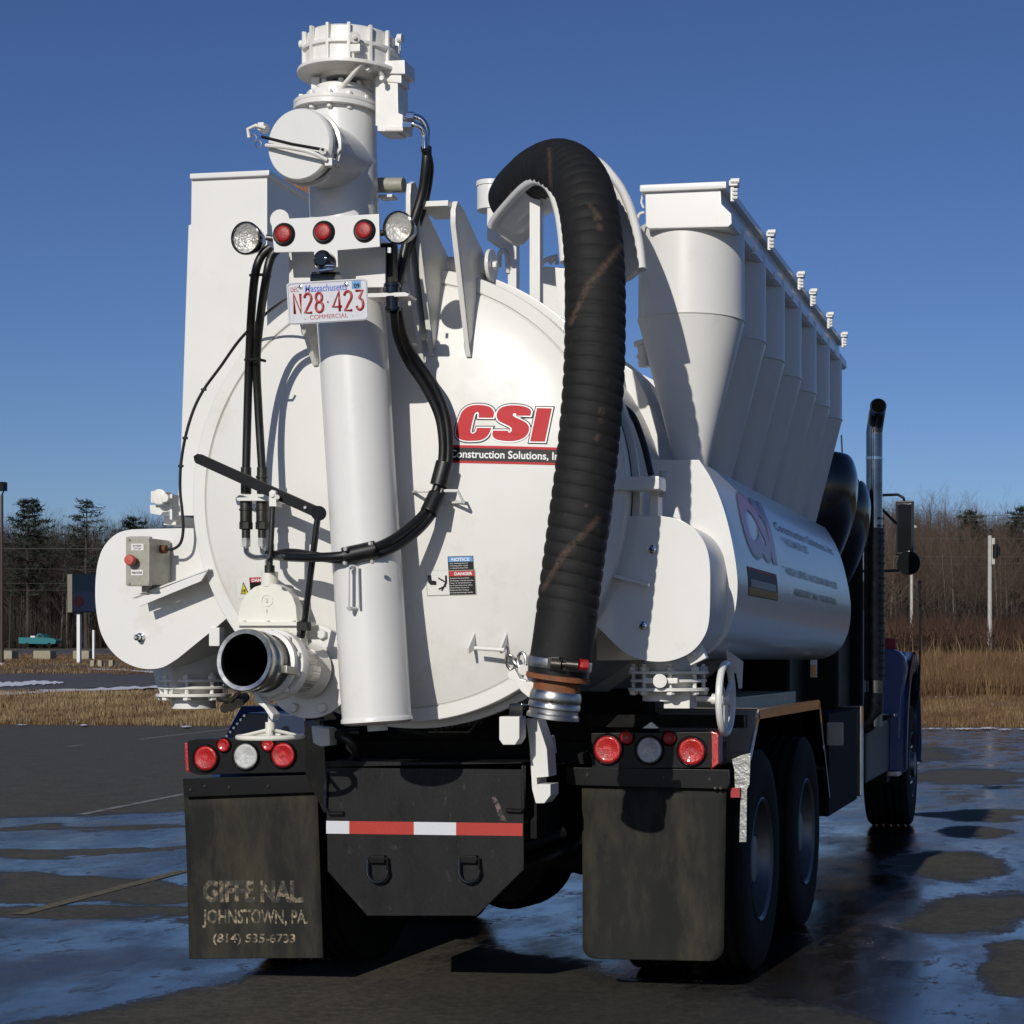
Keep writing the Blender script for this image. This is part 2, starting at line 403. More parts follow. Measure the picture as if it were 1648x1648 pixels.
def noise_(vec, sc, det=6, ro=.6):
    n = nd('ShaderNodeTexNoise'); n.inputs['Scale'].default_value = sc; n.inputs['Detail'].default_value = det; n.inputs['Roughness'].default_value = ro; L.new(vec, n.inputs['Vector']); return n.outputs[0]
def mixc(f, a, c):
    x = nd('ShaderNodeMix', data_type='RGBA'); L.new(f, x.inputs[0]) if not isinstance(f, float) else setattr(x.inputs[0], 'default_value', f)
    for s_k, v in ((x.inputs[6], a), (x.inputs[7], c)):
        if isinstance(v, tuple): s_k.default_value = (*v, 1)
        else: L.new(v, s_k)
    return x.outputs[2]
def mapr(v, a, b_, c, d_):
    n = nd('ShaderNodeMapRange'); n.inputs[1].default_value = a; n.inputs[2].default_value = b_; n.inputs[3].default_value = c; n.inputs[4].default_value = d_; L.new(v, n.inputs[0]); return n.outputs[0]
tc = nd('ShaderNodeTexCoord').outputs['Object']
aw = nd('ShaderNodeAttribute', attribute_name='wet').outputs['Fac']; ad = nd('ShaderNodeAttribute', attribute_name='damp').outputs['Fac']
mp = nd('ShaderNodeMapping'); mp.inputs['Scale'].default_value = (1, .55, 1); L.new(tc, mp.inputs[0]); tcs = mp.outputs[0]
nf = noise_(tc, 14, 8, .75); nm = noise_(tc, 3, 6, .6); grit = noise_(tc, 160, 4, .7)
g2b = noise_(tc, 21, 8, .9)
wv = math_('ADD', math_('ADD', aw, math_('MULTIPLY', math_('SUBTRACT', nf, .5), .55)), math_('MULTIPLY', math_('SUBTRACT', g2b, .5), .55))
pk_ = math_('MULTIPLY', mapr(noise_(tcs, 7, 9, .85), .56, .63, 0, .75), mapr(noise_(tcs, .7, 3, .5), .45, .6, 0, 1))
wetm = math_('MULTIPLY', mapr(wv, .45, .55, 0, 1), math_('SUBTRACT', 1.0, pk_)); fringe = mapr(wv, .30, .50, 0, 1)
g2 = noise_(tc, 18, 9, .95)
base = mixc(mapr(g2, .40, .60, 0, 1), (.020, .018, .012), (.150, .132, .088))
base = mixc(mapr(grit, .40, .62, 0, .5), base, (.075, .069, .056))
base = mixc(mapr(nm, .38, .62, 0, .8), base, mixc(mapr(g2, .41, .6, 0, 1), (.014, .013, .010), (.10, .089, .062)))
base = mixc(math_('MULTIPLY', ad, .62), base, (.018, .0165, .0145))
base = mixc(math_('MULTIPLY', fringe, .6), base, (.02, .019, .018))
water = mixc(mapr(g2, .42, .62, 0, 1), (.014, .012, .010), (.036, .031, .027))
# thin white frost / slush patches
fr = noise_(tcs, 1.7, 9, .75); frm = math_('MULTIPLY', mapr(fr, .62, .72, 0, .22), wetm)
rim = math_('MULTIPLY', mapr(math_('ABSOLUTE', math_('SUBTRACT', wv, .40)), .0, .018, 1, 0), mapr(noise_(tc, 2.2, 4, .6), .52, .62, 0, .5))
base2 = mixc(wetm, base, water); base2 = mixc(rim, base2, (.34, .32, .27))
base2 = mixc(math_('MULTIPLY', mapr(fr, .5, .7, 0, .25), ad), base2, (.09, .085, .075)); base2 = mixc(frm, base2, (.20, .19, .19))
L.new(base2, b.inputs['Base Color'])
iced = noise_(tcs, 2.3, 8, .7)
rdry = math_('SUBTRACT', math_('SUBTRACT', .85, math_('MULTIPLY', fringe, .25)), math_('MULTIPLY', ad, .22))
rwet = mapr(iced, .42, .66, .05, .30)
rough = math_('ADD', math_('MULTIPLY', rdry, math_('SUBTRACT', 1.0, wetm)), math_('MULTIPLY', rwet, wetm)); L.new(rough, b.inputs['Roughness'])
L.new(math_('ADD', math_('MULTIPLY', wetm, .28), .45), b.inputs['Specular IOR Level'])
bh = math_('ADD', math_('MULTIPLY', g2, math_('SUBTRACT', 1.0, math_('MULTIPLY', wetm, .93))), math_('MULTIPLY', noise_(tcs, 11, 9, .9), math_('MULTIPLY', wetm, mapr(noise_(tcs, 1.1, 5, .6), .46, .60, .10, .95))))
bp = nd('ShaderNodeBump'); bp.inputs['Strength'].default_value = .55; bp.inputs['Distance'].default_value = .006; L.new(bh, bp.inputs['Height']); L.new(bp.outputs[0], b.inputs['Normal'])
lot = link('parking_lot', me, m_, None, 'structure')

# painted bay lines
m_line = mat('worn_yellow_line', (.21, .17, .075), .7, dirt=(.07, .065, .05), dscale=24, dlo=.40, dhi=.62)
m_linew = mat('worn_white_line', (.33, .32, .28), .7, dirt=(.08, .07, .06), dscale=10, dlo=.42, dhi=.6)
def gline(a, b_, w, mt):
    p, q = ground_hit(*a), ground_hit(*b_); p.z = q.z = .004; d_ = (q - p).normalized(); n = Vector((-d_.y, d_.x, 0)) * w / 2
    G().add([p - n, q - n, q + n, p + n], [(0, 1, 2, 3)]).build('bay_line', mt, smooth='raw', kind='structure')
gline((30, 1474), (298, 1402), .10, m_line); gline((130, 1312), (298, 1278), .10, m_linew); gline((225, 1190), (380, 1172), .11, m_linew); gline((108, 1202), (132, 1199), .10, m_linew)
# access road on the left, snow banks
m_road = mat('road_asphalt', (.075, .073, .072), .85, var=.15, vscale=.4, bump=.3, bscale=30)
m_snow = mat('old_snow', (.72, .74, .78), .6, var=.06, vscale=3, bump=.6, bscale=6, bdist=.03)
def strip(name, pxs_lo, pxs_hi, mt, lift, kind='structure', seed=0, ragged=0):
    """flat patch on the land between two edges measured in the photograph"""
    rs = random.Random(seed); g = G(); n = len(pxs_lo)
    lo_ = []; hi_ = []
    for i in range(n - 1):
        for k in range(12):
            t = k / 12
            for L_, src in ((lo_, pxs_lo), (hi_, pxs_hi)):
                a = src[i][0] * (1 - t) + src[i + 1][0] * t; b2 = src[i][1] * (1 - t) + src[i + 1][1] * t
                L_.append((a, b2 + (rs.random() - .5) * ragged))
    lo_.append(pxs_lo[-1]); hi_.append(pxs_hi[-1]); vs = []; R_ = 6
    for a, c in zip(lo_, hi_):
        A, B = ground_hit(*a), ground_hit(*c)
        for k in range(R_ + 1):
            p = A.lerp(B, k / R_); vs.append((p.x, p.y, gz(p.y) + lift))
    for i in range(len(lo_) - 1):
        for k in range(R_): g.f.append([i * (R_ + 1) + k, (i + 1) * (R_ + 1) + k, (i + 1) * (R_ + 1) + k + 1, i * (R_ + 1) + k + 1]); g.mi.append(0)
    g.v = vs; o = g.build(name, mt, smooth='raw', kind=kind); return o
strip('road', [(-300, 1116), (0, 1114), (150, 1108), (320, 1104), (600, 1100)], [(-300, 1090), (0, 1076), (60, 1070), (150, 1064), (600, 1062)], m_road, .03)
strip('road', [(-300, 1058), (60, 1056), (300, 1056)], [(-300, 1047), (60, 1046), (300, 1046)], m_road, .05)
strip('snow', [(-200, 1124), (0, 1121), (130, 1114), (260, 1109), (400, 1107)], [(-200, 1118), (0, 1116), (130, 1110), (260, 1105.5), (400, 1104)], m_snow, .05, seed=3, ragged=2.5)
strip('snow', [(-100, 1110), (0, 1107), (60, 1104), (102, 1102)], [(-100, 1102), (0, 1101), (60, 1098), (102, 1100)], m_snow, .06, seed=4, ragged=3)
strip('snow', [(140, 1079), (200, 1081), (260, 1086), (330, 1092)], [(140, 1077.5), (200, 1079), (260, 1083), (330, 1090)], m_snow, .06, seed=5, ragged=1)
rs_ = random.Random(61); xx_ = 1432
while xx_ < 1780:
    wd = rs_.uniform(8, 60); yb_ = rs_.uniform(1174.2, 1176.2); strip('snow', [(xx_, yb_), (xx_ + wd * .5, yb_ + .6), (xx_ + wd, yb_ - .6)], [(xx_, yb_ - .3), (xx_ + wd * .4, yb_ - rs_.uniform(1, 2.6)), (xx_ + wd, yb_ - .9)], m_snow, .03, seed=int(xx_), ragged=1.6); xx_ += wd * rs_.uniform(.7, 1.5)
strip('snow', [(1600, 1092), (1625, 1092), (1700, 1094)], [(1600, 1088), (1625, 1087), (1700, 1089)], m_snow, .05, seed=8, ragged=2)
strip('snow', [(1436, 1091), (1448, 1091), (1462, 1090)], [(1436, 1089), (1448, 1088), (1462, 1088.5)], m_snow, .3, seed=8, ragged=1)
m_pud = mat('field_ice', (.10, .13, .19), .15, var=.2, vscale=2, bump=.2, bscale=6)
strip('puddle', [(1520, 1108), (1560, 1108), (1610, 1103)], [(1520, 1102), (1560, 1100), (1610, 1096)], m_pud, .04, seed=9, ragged=2)
strip('puddle', [(1590, 1139), (1620, 1138), (1650, 1137)], [(1590, 1134), (1620, 1132), (1650, 1134)], m_pud, .05, seed=9, ragged=2)
rs = random.Random(11)
for k in range(26):
    a = rs.uniform(0, 290) if k % 2 else rs.uniform(1470, 1648); c = rs.uniform(1155, 1172) if k % 2 else rs.uniform(1110, 1166); w_ = rs.uniform(5, 22); h_ = rs.uniform(.8, 2.2)
    strip('snow', [(a, c), (a + w_ * .4, c + h_ * .7), (a + w_, c)], [(a, c - .3), (a + w_ * .5, c - h_), (a + w_, c - .3)], m_snow, .035, seed=k, ragged=.8)

# ---- dead grass
m_g = bpy.data.materials.new('dry_grass'); m_g.use_nodes = True; nt = m_g.node_tree; bb_ = nt.nodes['Principled BSDF']
oi = nt.nodes.new('ShaderNodeAttribute'); oi.attribute_name = 'tone'; rr = nt.nodes.new('ShaderNodeValToRGB'); e = rr.color_ramp.elements
e[0].position = 0; e[0].color = (.10, .048, .020, 1); e[1].position = 1; e[1].color = (.36, .27, .14, 1); x = e.new(.5); x.color = (.20, .125, .055, 1)
nt.links.new(oi.outputs['Fac'], rr.inputs[0]); nt.links.new(rr.outputs[0], bb_.inputs['Base Color']); bb_.inputs['Roughness'].default_value = .85
def blades(name, label, n, region, h0, h1, w, seed, tone=(0, 1), lean=.3, clump=.5, cat='grass', matl=None):
    """thousands of separate blades in one mesh; region gives (x, y) samples"""
    rs = np.random.RandomState(seed); pos = region(rs, n); n = len(pos)
    cl = fbm(pos[:, 0] * .9 + 30, pos[:, 1] * .4 + 30, seed + 1); hh = rs.uniform(h0, h1, n) * (1 + clump * cl)
    a = rs.uniform(0, 2 * np.pi, n); la = rs.uniform(0, 2 * np.pi, n); ll = hh * rs.uniform(0, lean, n)
    z = np.array([gz(y) for y in pos[:, 1]]) - .02
    wx, wy = np.cos(a) * w, np.sin(a) * w
    base = np.stack([pos[:, 0], pos[:, 1], z], 1)
    v = np.zeros((n, 5, 3)); v[:, 0] = base - np.stack([wx, wy, 0 * z], 1); v[:, 1] = base + np.stack([wx, wy, 0 * z], 1)
    mid = base + np.stack([np.cos(la) * ll * .35, np.sin(la) * ll * .35, hh * .6], 1)
    v[:, 2] = mid + np.stack([wx, wy, 0 * z], 1) * .7; v[:, 3] = mid - np.stack([wx, wy, 0 * z], 1) * .7; tip = base + np.stack([np.cos(la) * ll, np.sin(la) * ll, hh], 1); v[:, 4] = tip
    f = np.arange(n * 5).reshape(n, 5)
    me = bpy.data.meshes.new(name); me.vertices.add(n * 5); me.vertices.foreach_set('co', v.ravel())
    tri = np.stack([f[:, 0], f[:, 1], f[:, 2], f[:, 0], f[:, 2], f[:, 3], f[:, 3], f[:, 2], f[:, 4]], 1).ravel()
    me.loops.add(len(tri)); me.loops.foreach_set('vertex_index', tri); me.polygons.add(n * 3)
    me.polygons.foreach_set('loop_start', np.arange(0, n * 9, 3)); me.polygons.foreach_set('loop_total', np.full(n * 3, 3)); me.update(calc_edges=True)
    t = np.clip(rs.uniform(tone[0], tone[1], n) + cl * .6, 0, 1); at_ = me.attributes.new('tone', 'FLOAT', 'POINT'); at_.data.foreach_set('value', np.repeat(t, 5))
    o = link(name, me, matl or m_g); tag(o, label, cat, None, 'stuff'); return o
def reg(px0, px1, D0, D1, power=1.0):
    def f(rs, n):
        D = D0 + (D1 - D0) * rs.rand(n) ** power; p = rs.uniform(px0, px1, n); t = (p - CXP) / FPX
        return np.stack([CAM.x + D * (t * cth - sth) / (cth + t * sth), CAM.y + D], 1)
    return f
blades('verge_grass', 'short dry tan grass on the verge left of the truck', 120000, reg(-400, 1200, 38.5, 58, 1.2), .06, .20, .009, 1, (.1, .9))
blades('verge_grass', 'short dry tan grass and weeds at the right lot edge', 85000, reg(1200, 2100, 40.6, 64, 1.0), .06, .20, .009, 2, (-.3, .5))
blades('reed_bed', 'tall rusty brown reeds and grass in the field on the right', 105000, reg(1300, 2050, 56, 105, 1.0), .25, .80, .011, 3, (-.35, .30), .35, .9, 'reeds')
blades('field_grass', 'rough brown grass between the access roads on the left', 30000, reg(-150, 330, 74, 150, 1.2), .05, .2, .02, 4, (.0, .5))
blades('reed_bed', 'pale seed heads of reeds rising behind the brown field on the right', 120, reg(1440, 1800, 85, 105), 1.2, 1.8, .018, 9, (.3, .7), .5, .5, 'reeds')

# ---- woods
m_bark = mat('bare_bark', (.052, .042, .034), .9, var=.3, vscale=.5, bump=.3, bscale=4)
m_barkp = mat('pale_bark', (.13, .115, .095), .9, var=.3, vscale=.5)
m_twig = mat('bare_twigs', (.042, .031, .025), .95, var=.3, vscale=.2)
m_pine = mat('pine_needles', (.020, .030, .018), .9, var=.4, vscale=.8)
m_brush = mat('red_brown_brush', (.060, .032, .021), .95, var=.35, vscale=.3)
def branchy(seed, H, spread, trunk_r, crown0=.35, nb=26, forks=1):
    """bare broad-leaved tree: trunk mesh + crown mesh of tapered twigs"""
    rs = random.Random(seed); tg = G(); cg = G()
    lean = Vector((rs.uniform(-.06, .06), rs.uniform(-.06, .06), 0)); tp = []
    for i in range(8):
        z = H * .92 * i / 7; tp.append(Vector((lean.x * z + rs.uniform(-.1, .1) * i / 7, lean.y * z + rs.uniform(-.1, .1) * i / 7, z - .3 if i == 0 else z)))
    tg.tube(tp, [trunk_r * (1 - .88 * i / 7) for i in range(8)], 5)
    def tri(a, b_, r0, r1, G_):
        ax, u, v = frame(b_ - a); G_.add([a + u * r0, a + (v * .87 - u * .5) * r0, a + (-v * .87 - u * .5) * r0, b_ + u * r1, b_ + (v * .87 - u * .5) * r1, b_ + (-v * .87 - u * .5) * r1], [(0, 1, 4, 3), (1, 2, 5, 4), (2, 0, 3, 5)])
    def grow(a, d_, L_, r_, dep):
        b_ = a + d_ * L_; tri(a, b_, r_, r_ * .6, cg)
        if dep == 0: return
        for k in range(3 if dep > 1 else 4):
            dd = (d_ + Vector((rs.gauss(0, .42), rs.gauss(0, .42), rs.uniform(-.05, .5)))).normalized(); t = rs.uniform(.35, 1)
            grow(a.lerp(b_, t), dd, L_ * rs.uniform(.5, .75), r_ * .55, dep - 1)
    for i in range(nb):
        t = crown0 + (1 - crown0) * rs.random() ** .8; zz = t * 7; k = min(6, int(zz)); a = tp[k].lerp(tp[k + 1], zz - k)
        ang = rs.uniform(0, 2 * math.pi); up = rs.uniform(.5, 1.3) + t * .6; d_ = Vector((math.cos(ang), math.sin(ang), up)).normalized()
        grow(a, d_, spread * (1.25 - t * .7) * rs.uniform(.6, 1.0), trunk_r * .28 * (1.2 - t), 3)
    return tg, cg
def pine(seed, H, broken=False):
    rs = random.Random(seed); tg = G(); cg = G()
    tg.tube([(0, 0, -.3), (.1, 0, H * .5), (0, .1, H)], [H * .016, H * .01, .03], 6)
    nlev = 20
    for i in range(nlev):
        t = .35 + .65 * i / nlev; z = H * t; R_ = (1 - t) ** .75 * H * .36 * rs.uniform(.7, 1.25) + .5
        for k in range(7 if not broken else 5):
            a = rs.uniform(0, 6.28); Lb = R_ * rs.uniform(.55, 1.15); rise = rs.uniform(.0, .35)
            e_ = Vector((math.cos(a) * Lb, math.sin(a) * Lb, z + Lb * rise)); s0 = Vector((0, 0, z)); cg.cur = 0
            cg.tube([s0, s0.lerp(e_, .6) + Vector((0, 0, -.1)), e_], [.05, .03, .012], 3)
            cg.cur = 1
            for q in range(34 if not broken else 18):
                u = rs.uniform(.25, 1.02); c = s0.lerp(e_, u) + Vector((rs.gauss(0, .22), rs.gauss(0, .22), rs.gauss(0, .12))); s_z = rs.uniform(.25, .6)
                d1 = Vector((rs.gauss(0, 1), rs.gauss(0, 1), rs.gauss(.3, .5))).normalized(); d2 = Vector((rs.gauss(0, 1), rs.gauss(0, 1), rs.gauss(0, .4))).normalized()
                cg.add([c - d1 * s_z, c + d2 * s_z * .35, c + d1 * s_z], [(0, 1, 2)])
    return tg, cg
variants = []
for k in range(7):
    H = [19, 17, 20, 16, 18, 21, 15][k]
    tg, cg = branchy(100 + k, H, H * .27, H * .011, .30 if k % 2 else .22, 24)
    a = tg.build('trunk', m_barkp if k in (2, 4) else m_bark); b_ = cg.build('crown', m_twig, smooth=False); variants.append((a.data, b_.data, H)); bpy.data.objects.remove(a); bpy.data.objects.remove(b_)
m_twigr = mat('lighter_brown_twigs', (.086, .058, .041), .95, var=.3, vscale=.2)  # lighter, warmer twig colour for the right wood
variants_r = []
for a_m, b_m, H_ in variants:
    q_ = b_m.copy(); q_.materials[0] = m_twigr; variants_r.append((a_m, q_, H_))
pvar = []
for k in range(3):
    tg, cg = pine(50 + k, 20, k == 1); a = tg.build('trunk', m_bark); b_ = cg.build('crown', [m_bark, m_pine], smooth=False); pvar.append((a.data, b_.data, 20)); bpy.data.objects.remove(a); bpy.data.objects.remove(b_)
def tree(var, p, s, rz, name, label, cat, group):
    o = empty(name, p, label, cat, group, rz); o.scale = (s, s, s * random.uniform(.95, 1.05))
    for nm, me in (('trunk', var[0]), ('crown', var[1])):
        q = bpy.data.objects.new(nm, me); scene.collection.objects.link(q); q.parent = o
    return o
def place(px, D, pytop, var, name, label, cat, group, seed=0):
    p = at(px, D); s = S(px, p.y); H = (P(px, pytop, p.y).z - p.z); p.z -= .1
    return tree(var, p, H / var[2], random.uniform(0, 6.28), name, label, cat, group)
random.seed(21)
skyL = lambda x: np.interp(x, [-200, 0, 60, 150, 200, 300, 1400, 1450, 1500, 1560, 1648, 1900], [840, 840, 830, 838, 832, 830, 800, 804, 812, 818, 822, 815])
rows = [(205, 26, .80), (222, 26, .88), (240, 26, .95), (262, 24, 1.0), (285, 20, 1.0)]
for D0_, n, f in rows:
    for side, x0, x1, gr, lb in ((0, -120, 330, 'bare trees of the wood on the left', 'bare grey-brown tree in the leafless wood left of the truck'), (1, 1405, 1860, 'bare trees of the wood on the right', 'bare grey-brown tree in the leafless wood right of the truck')):
        D = D0_ if side else 252 + (D0_ - 205) * .42
        for i in range(n):
            px_ = x0 + (x1 - x0) * (i + random.uniform(0, 1)) / n; D_ = D * random.uniform(.985, 1.015)
            top_ = skyL(px_); base_ = px_of(at(px_, D_))[1]; top_ = base_ - (base_ - top_) * f * random.uniform(.82, 1.04)
            vi = random.randrange(7); ord_ = ('%dth' % (i + 1)) if i + 1 not in (1, 2, 3, 21, 22, 23) else {1: 'first', 2: 'second', 3: 'third', 21: '21st', 22: '22nd', 23: '23rd'}[i + 1]
            row = {205: 'front', 222: 'second', 240: 'third', 262: 'fourth', 285: 'back'}[D0_]
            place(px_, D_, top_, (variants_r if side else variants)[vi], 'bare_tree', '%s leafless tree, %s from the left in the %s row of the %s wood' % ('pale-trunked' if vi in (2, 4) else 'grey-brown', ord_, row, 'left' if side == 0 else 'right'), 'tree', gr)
for px_, D_, top_, v, lb in ((46, 250, 793, 0, 'dark pine with a spreading tip standing above the wood at far left'), (139, 249, 788, 1, 'ragged half-bare pine rising above the wood beside the sign'), (215, 251, 822, 2, 'small dark pine low in the wood near the truck'), (1562, 252, 808, 2, 'dark evergreen showing among bare trees above the left pole'), (1643, 245, 808, 2, 'dark pine at the right edge of the picture')):
    place(px_, D_, top_, pvar[v], 'pine_tree', lb, 'pine tree', 'pines')
# brush and the far wood as masses
def brush_mass(name, label, px0, px1, D0, D1, h0, h1, n, mt, seed, cat='brush'):
    rs = random.Random(seed); g = G()
    for i in range(n):
        p = at(rs.uniform(px0, px1), rs.uniform(D0, D1)); H = rs.uniform(h0, h1)
        for k in range(7):
            a = rs.uniform(0, 6.28); l_ = rs.uniform(.1, .5); e_ = p + Vector((math.cos(a) * H * l_, math.sin(a) * H * l_, H * rs.uniform(.6, 1))); m1 = p.lerp(e_, .5) + Vector((rs.gauss(0, .1), rs.gauss(0, .1), 0))
            w_ = .010 + H * .004
            for u, v in ((p, m1), (m1, e_)):
                g.add([u + Vector((w_, 0, 0)), u - Vector((w_, 0, 0)), v], [(0, 1, 2)]); g.add([u + Vector((0, w_, 0)), u - Vector((0, w_, 0)), v], [(0, 1, 2)])
    o = g.build(name, mt, smooth='raw'); return tag(o, label, cat, None, 'stuff')
brush_mass('brush', 'reddish brown leafless brush behind the reeds on the right', 1330, 2050, 112, 190, 1.5, 4.2, 3600, m_brush, 1)
brush_mass('brush', 'dull brown undergrowth at the foot of the left wood', -350, 1390, 247, 290, 2, 7, 3600, m_twig, 2)
brush_mass('brush', 'dull brown undergrowth at the foot of the right wood', 1390, 2200, 195, 290, 2, 8, 2300, m_twig, 3)
# distant wooded rise behind everything (a real bank of land carrying saplings)
g = G(); xs2 = np.linspace(-420, 330, 130); rs = random.Random(5)
m_bank = mat('leaf_litter_bank', (.035, .028, .022), .95, var=.4, vscale=.15, dirt=(.06, .045, .033), dscale=.5)
for j, (yy_, hh) in enumerate(((292, 0), (300, 5), (315, 12.0), (360, 13.5), (420, 13))):
    for x in xs2: g.v.append((x, yy_, gz(yy_) + hh * (1 + .06 * math.sin(x * .11) + .04 * math.sin(x * .31))))
n_ = len(xs2)
for j in range(4):
    for i in range(n_ - 1): g.f.append([j * n_ + i, j * n_ + i + 1, (j + 1) * n_ + i + 1, (j + 1) * n_ + i]); g.mi.append(0)
g.build('hillside', m_bank, smooth='raw', kind='structure')
def far_wood():
    rs = random.Random(77); g = G()
    for i in range(9000):
        px_ = rs.choice((rs.uniform(-150, 340), rs.uniform(1395, 1870), rs.uniform(-700, 2400))); D = rs.uniform(300, 345); p = P(px_, CYP, CAM.y + D); y = p.y
        h = float(np.interp(y, [292, 300, 315, 360], [0, 5, 12.0, 13.5])); p.z = gz(y) + h - .5
        tp_ = P(px_, skyL(px_) + rs.uniform(-4, 24), y).z; H = max(2.5, tp_ - p.z); top = p + Vector((rs.gauss(0, .4), rs.gauss(0, .4), H))
        w_ = .06; g.add([p + Vector((w_, 0, 0)), p - Vector((w_, 0, 0)), top], [(0, 1, 2)])
        for k in range(7):
            t = rs.uniform(.3, .95); a = p.lerp(top, t); e_ = a + Vector((rs.gauss(0, .9), rs.gauss(0, .9), rs.uniform(.6, 2.2) * (1.2 - t)))
            g.add([a + Vector((.03, 0, 0)), a - Vector((.03, 0, 0)), e_], [(0, 1, 2)])
    o = g.build('distant_wood', m_twig, smooth='raw'); tag(o, 'far mass of bare trees behind the nearer woods', 'wood', None, 'stuff')
far_wood()

# ---- street furniture
m_wood = mat('weathered_pole', (.20, .18, .15), .85, var=.2, vscale=3, bump=.3, bscale=20, stretch=(1, 1, .1))
m_pale = mat('pale_pole', (.42, .40, .37), .7, var=.15, vscale=3)
m_conc = mat('concrete_block', (.30, .27, .19), .85, var=.15, vscale=2, bump=.3)
m_post = mat('white_post', (.75, .75, .74), .5)
m_rustpole = mat('brown_lamp_pole', (.05, .028, .02), .5)
p = at(3, 95); lp = empty('lamp_post', p, 'tall brown street lamp post with floodlight head at the left edge', 'lamp post')
def LT_(o, root, name, mt, **k):
    ob = o.build(name, mt, None, **k); ob.parent = root; ob.location = -root.location; return ob
s = S(3, p.y); topz = P(3, 797, p.y).z
LT_(G().cyl(p, (p.x, p.y, topz), 3.0 * s, 2.2 * s, 12), lp, 'pole', m_rustpole)
LT_(G().cyl(p, p + Vector((0, 0, .15)), 6 * s, n=12), lp, 'base', m_pale)
LT_(G().box((p.x - 2 * s, p.y, P(0, 783, p.y).z), (16 * s, .4, 14 * s)).tube([(p.x, p.y, topz), (p.x + 3 * s, p.y, topz + 6 * s), (p.x, p.y, topz + 10 * s)], 1.3 * s, 6), lp, 'lamp_head', M['black'])
# business sign on posts
p = at(121, 100); y = p.y; sg = empty('pylon_sign', p, 'dark blue two-panel roadside sign with pale edge on white posts', 'sign')
A_ = P(116, 924, y); B_ = P(190, 985, y)
LT_(G().bb((A_.x, y, B_.z), (B_.x, y + .8, A_.z)), sg, 'cabinet', mat('sign_blue', (.003, .010, .022), .7, spec=.1))
A2 = P(106, 925, y - .0); LT_(G().prism([(A_.x, y - .001, A_.z), (A_.x, y - .001, B_.z), (P(107, 985, y).x, y + .1, B_.z), (P(107, 925, y).x, y + .1, A_.z)], (0, .1, 0)), sg, 'cabinet_side', mat('sign_side', (.20, .18, .15), .7))
LT_(G().bb((P(119, 0, y).x, y - .03, P(0, 984, y).z), (P(190, 0, y).x, y - .01, P(0, 953, y).z)), sg, 'lower_panel', mat('sign_panel', (.008, .013, .035), .7, spec=.1))
c = P(126, 968, y - .05); s = S(126, y)
LT_(G().lathe(c, (0, -1, 0), [(9 * s, 0), (9 * s, .02)], 24), sg, 'emblem_disc', mat('sign_maroon', (.02, .005, .008), .7, spec=.1))
for x in (121, ): LT_(G().bb((P(119, 0, y).x, y + .3, p.z), (P(124, 0, y).x, y + .5, P(0, 988, y).z)), sg, 'post', m_post)
pq = at(121, 100)
for nm, bx, by, bx2, by2 in (('RESTAURANT', 122, 928, 150, 938), ('OPEN', 138, 958, 152, 964), ('DAILY', 138, 968, 152, 974)):
    pass
p2 = at(150, 118); q_ = G().bb((p2.x - 1.6 * S(150, p2.y), p2.y, p2.z), (p2.x + 1.6 * S(150, p2.y), p2.y + .15, P(150, 1014, p2.y).z)).build('white_marker_post', m_post); tag(q_, 'thin white post standing just right of the sign', 'post')
for i, (px_, w_, h_, lb) in enumerate(((8, 24, 9, 'pale concrete barrier block half cut by the lamp post at far left'), (67, 30, 10, 'pale concrete barrier block below the teal pickup'), (130, 28, 10, 'pale concrete barrier block beside the white sign post'))):
    p = at(px_, 118); s = S(px_, p.y); zt_ = P(px_, 1047, p.y).z; o = G().bb((p.x - w_ * s / 2, p.y, p.z - .1), (p.x + w_ * s / 2, p.y + .8, zt_)).build('concrete_block', m_conc, bevel=.06); tag(o, lb, 'concrete block', 'concrete blocks along the road')
for px_, nm_ in ((148, 'leftmost'), (160, 'middle'), (178, 'rightmost')):
    p = at(px_, 90); o = G().bb((p.x - .12, p.y, p.z - .1), (p.x + .12, p.y + .2, p.z + .38)).build('timber_stub', m_conc, bevel=.02); tag(o, nm_ + ' of three short timber stubs on the island below the sign', 'stub', 'timber stubs on the island')
# utility poles and wires
def upole(px_, D, pyt, rpx, label, mt, transformer=False):
    p = at(px_, D); s = S(px_, p.y); r_ = empty('utility_pole', p, label, 'utility pole')
    zt_ = P(px_, pyt, p.y).z
    LT_(G().cyl(p, (p.x, p.y, zt_), rpx * s, rpx * .8 * s, 12), r_, 'pole', mt)
    if transformer:
        LT_(G().cyl(P(px_ + 9, 898, p.y), P(px_ + 9, 876, p.y), 4.5 * s, n=14).cyl(P(px_ + 14, 894, p.y + .3), P(px_ + 14, 880, p.y + .3), 3 * s, n=10), r_, 'transformer', M['black'])
        LT_(G().bb(P(px_ + 3, 866, p.y), P(px_ + 8, 908, p.y) + Vector((0, .1, 0))), r_, 'cable_riser', m_pale)
    else: LT_(G().bb(P(px_ - 8, pyt + 6, p.y), P(px_ + 8, pyt + 9, p.y) + Vector((0, .12, 0))), r_, 'crossarm', mt)
    return r_
upole(1593, 120, 862, 4.0, 'pale utility pole with black transformers in front of the right wood', m_pale, True)
upole(1467, 135, 840, 2.8, 'pale utility pole partly hidden behind the truck mirror', m_pale)
m_wire = mat('overhead_wire', (.13, .12, .11), .5, metal=.5)
def wire(pts, r_, label):
    o = G().tube(spl([P(a, b2, y) for a, b2, y in pts], 6), r_, 5).build('overhead_wire', m_wire); tag(o, label, 'wire', 'overhead wires across the background')
wire([(-200, 884, 150), (150, 883, 150), (700, 884, 150)], .035, 'thick overhead wire crossing the left wood behind the sign')
